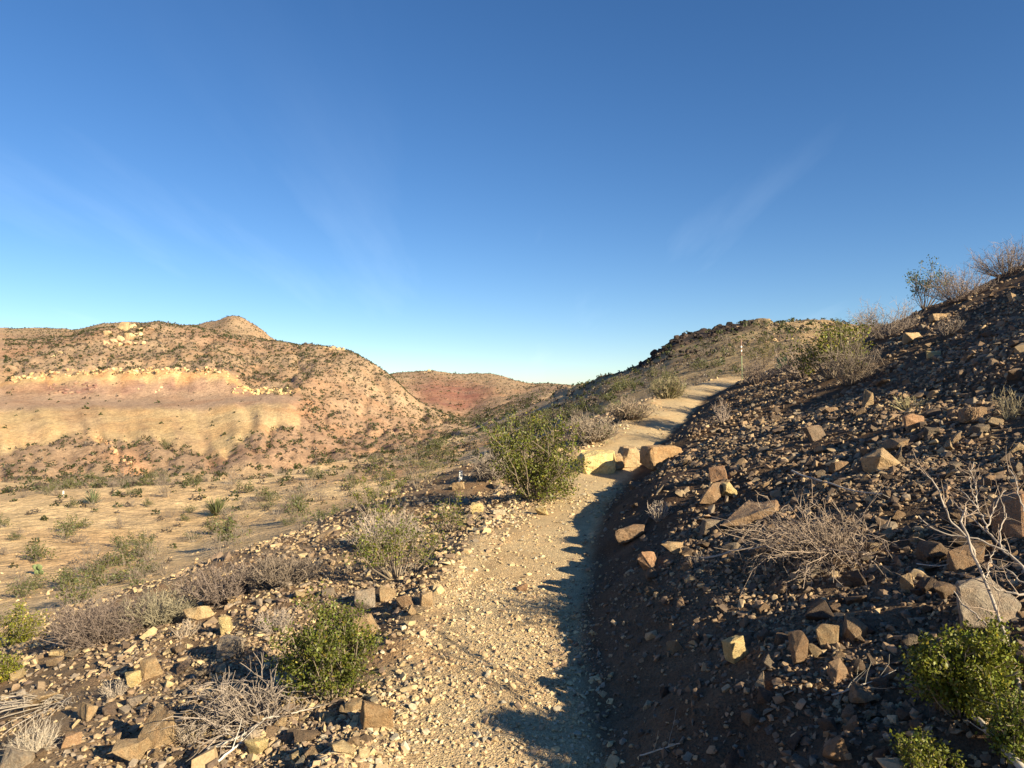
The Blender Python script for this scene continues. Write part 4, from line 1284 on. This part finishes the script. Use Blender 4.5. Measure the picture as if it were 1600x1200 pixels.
bx, by, bz, bl, bp, br = (q[vis] for q in (bx, by, bz, bl, bp, br))
size = np.exp(rng.normal(math.log(.95), .35, len(bx))) * np.where(bl < 3.2, .60, .78) * np.where((bp > 880) & (bl < 5), np.interp(br, [25, 50, 90], [1.0, .85, .7]), 1)
dead = rng.uniform(size=len(bx)) < np.where(bl < 3.2, .48, .30)
NB = len(bx)


def bush_variant(seed, deadv, nleaf):
    rng = np.random.default_rng(seed)
    P = grow(rng, 14, .62, 1.0, n=5)
    Q = side_twigs(P, rng, 4, .24, n=3, lo=.3)
    parts = []
    for A_, r0 in ((P, .008), (Q, .005)):
        V, F = tubes(A_, np.linspace(r0, r0 * .5, A_.shape[1])[None] * np.ones((len(A_), 1)), 3)
        parts.append((V, F, (.27, .22, .175)))
    k = rng.integers(0, len(Q), nleaf)
    V, F, T = leaves(Q[k, rng.integers(0, 3, nleaf)], rng, .07 if not deadv else .045, .04, asp=.5 if not deadv else .25, tint=(.095, .108, .034) if not deadv else (.185, .15, .12))
    parts.append((V, F, T))
    V, F, T = cat_mesh(parts)
    me = mesh_np('desert_shrub', V, F, T); me.materials.append(M_LEAF)
    return me


BV_G = [bush_variant(1000 + i, False, 520) for i in range(6)]
BV_D = [bush_variant(1100 + i, True, 420) for i in range(5)]
proj = size * FPX / by
order = np.argsort(-proj)
N_SH = 285
BLAB = {
    (0, 0): ('green shrub dotted among others over the sandy valley floor', 'green shrubs on the valley floor'),
    (0, 1): ('grey dormant shrub dotted among others over the sandy valley floor', 'grey shrubs on the valley floor'),
    (1, 0): ('green shrub in the dense low brush covering the hill past the trail', 'green shrubs on the hill past the trail'),
    (1, 1): ('grey brown shrub in the dense low brush covering the hill past the trail', 'grey shrubs on the hill past the trail'),
    (2, 0): ('green shrub on the lower slope of the mined hill', 'green shrubs on the mined hill'),
    (2, 1): ('grey shrub on the lower slope of the mined hill', 'grey shrubs on the mined hill'),
}
SMARKS = [(338, 806, 'spiky yucca on the valley floor'), (145, 788, 'spiky yucca further back'), (62, 898, 'dark green prickly pear'), (99, 775, 'tiny white marker in the valley'), (18, 1000, 'lime green bush at the left edge'), (160, 985, 'broad purplish bare shrub'), (440, 900, 'grey bare shrub above the left slope'), (588, 805, 'leggy green bush'), (655, 760, 'thin olive bush'), (752, 745, 'rounded grey bare shrub'), (925, 680, 'grey bare shrub above the step'), (985, 650, 'brownish bare shrub by the upper trail'), (1045, 618, 'olive bare shrub'), (1160, 585, 'tall thin trail post'), (1309, 498, 'small leafy bush on the skyline'), (1219, 575, 'prickly pear with two pale pads'), (1302, 585, 'lime green bush above the trail')]
for i in order[:N_SH]:
    dv = bool(dead[i])
    me = (BV_D if dv else BV_G)[int(rng.integers(5))]
    o = bpy.data.objects.new('desert_shrub', me); COL.objects.link(o)
    o.location = (bx[i], by[i], bz[i])
    sc = size[i]
    o.scale = (sc * rng.uniform(.9, 1.3), sc * rng.uniform(.9, 1.3), sc * rng.uniform(.75, 1.15))
    o.rotation_euler = (0, 0, rng.uniform(0, 6.28))
    zone = 1 if bp[i] > 880 else (0 if bl[i] < 3.4 else 2)
    lab = near_label(bp[i], 620 - FPX * (bz[i] - EYE) / by[i], SMARKS, 85, ('low ' if size[i] < .85 else 'broad ' if size[i] > 1.3 else 'rounded ') + ('grey shrub' if dv else 'green shrub'))
    tag(o, lab or BLAB[(zone, int(dv))][0], 'shrub', 'shrubs %s' % lab.split(' shrub ')[1] if lab else BLAB[(zone, int(dv))][1])

rest = order[N_SH:]
# every farther shrub is a small clump of leaf faces
nq = np.clip(np.interp(proj[rest], [2, 5, 9, 16, 30], [5, 8, 13, 24, 40]).astype(int), 5, 48)
idx = np.repeat(rest, nq)
n = len(idx)
u = rng.normal(size=(n, 3)); u /= np.linalg.norm(u, axis=1)[:, None]; u *= rng.uniform(.25, 1, (n, 1)) ** .5
u[:, 2] = np.abs(u[:, 2])
c = np.stack([bx[idx], by[idx], bz[idx]], -1) + u * size[idx][:, None] * np.array((.42, .42, .5))
q = np.repeat(nq, nq)
sz = size[idx] * 1.05 / np.sqrt(q)
V, F, T = leaves(c, rng, 1.0, 0.0, tint=(1, 1, 1), var=.3)
V = c.repeat(4, 0) + (V - c.repeat(4, 0)) * np.repeat(sz, 4)[:, None] * 1.25
base = np.where(dead[idx][:, None], np.array((.165, .13, .10)), np.array((.08, .092, .03)))
base = base * rng.uniform(.75, 1.3, (NB, 1))[idx] * np.where((bp[idx] > 880) & (bl[idx] < 5), 1.3, 1.0)[:, None]
T = T * np.repeat(base, 4, 0) * 1.0
o = obj('hill_brush', mesh_np('hill_brush', V, F, np.clip(T, .005, .6)), M_LEAF)
tag(o, 'countless small desert shrubs dotting the far hills and slopes', 'brush', kind='stuff')
print('shrubs', NB, 'leaf faces', n, 'gravel', NTRI, 'rubble', len(REST))
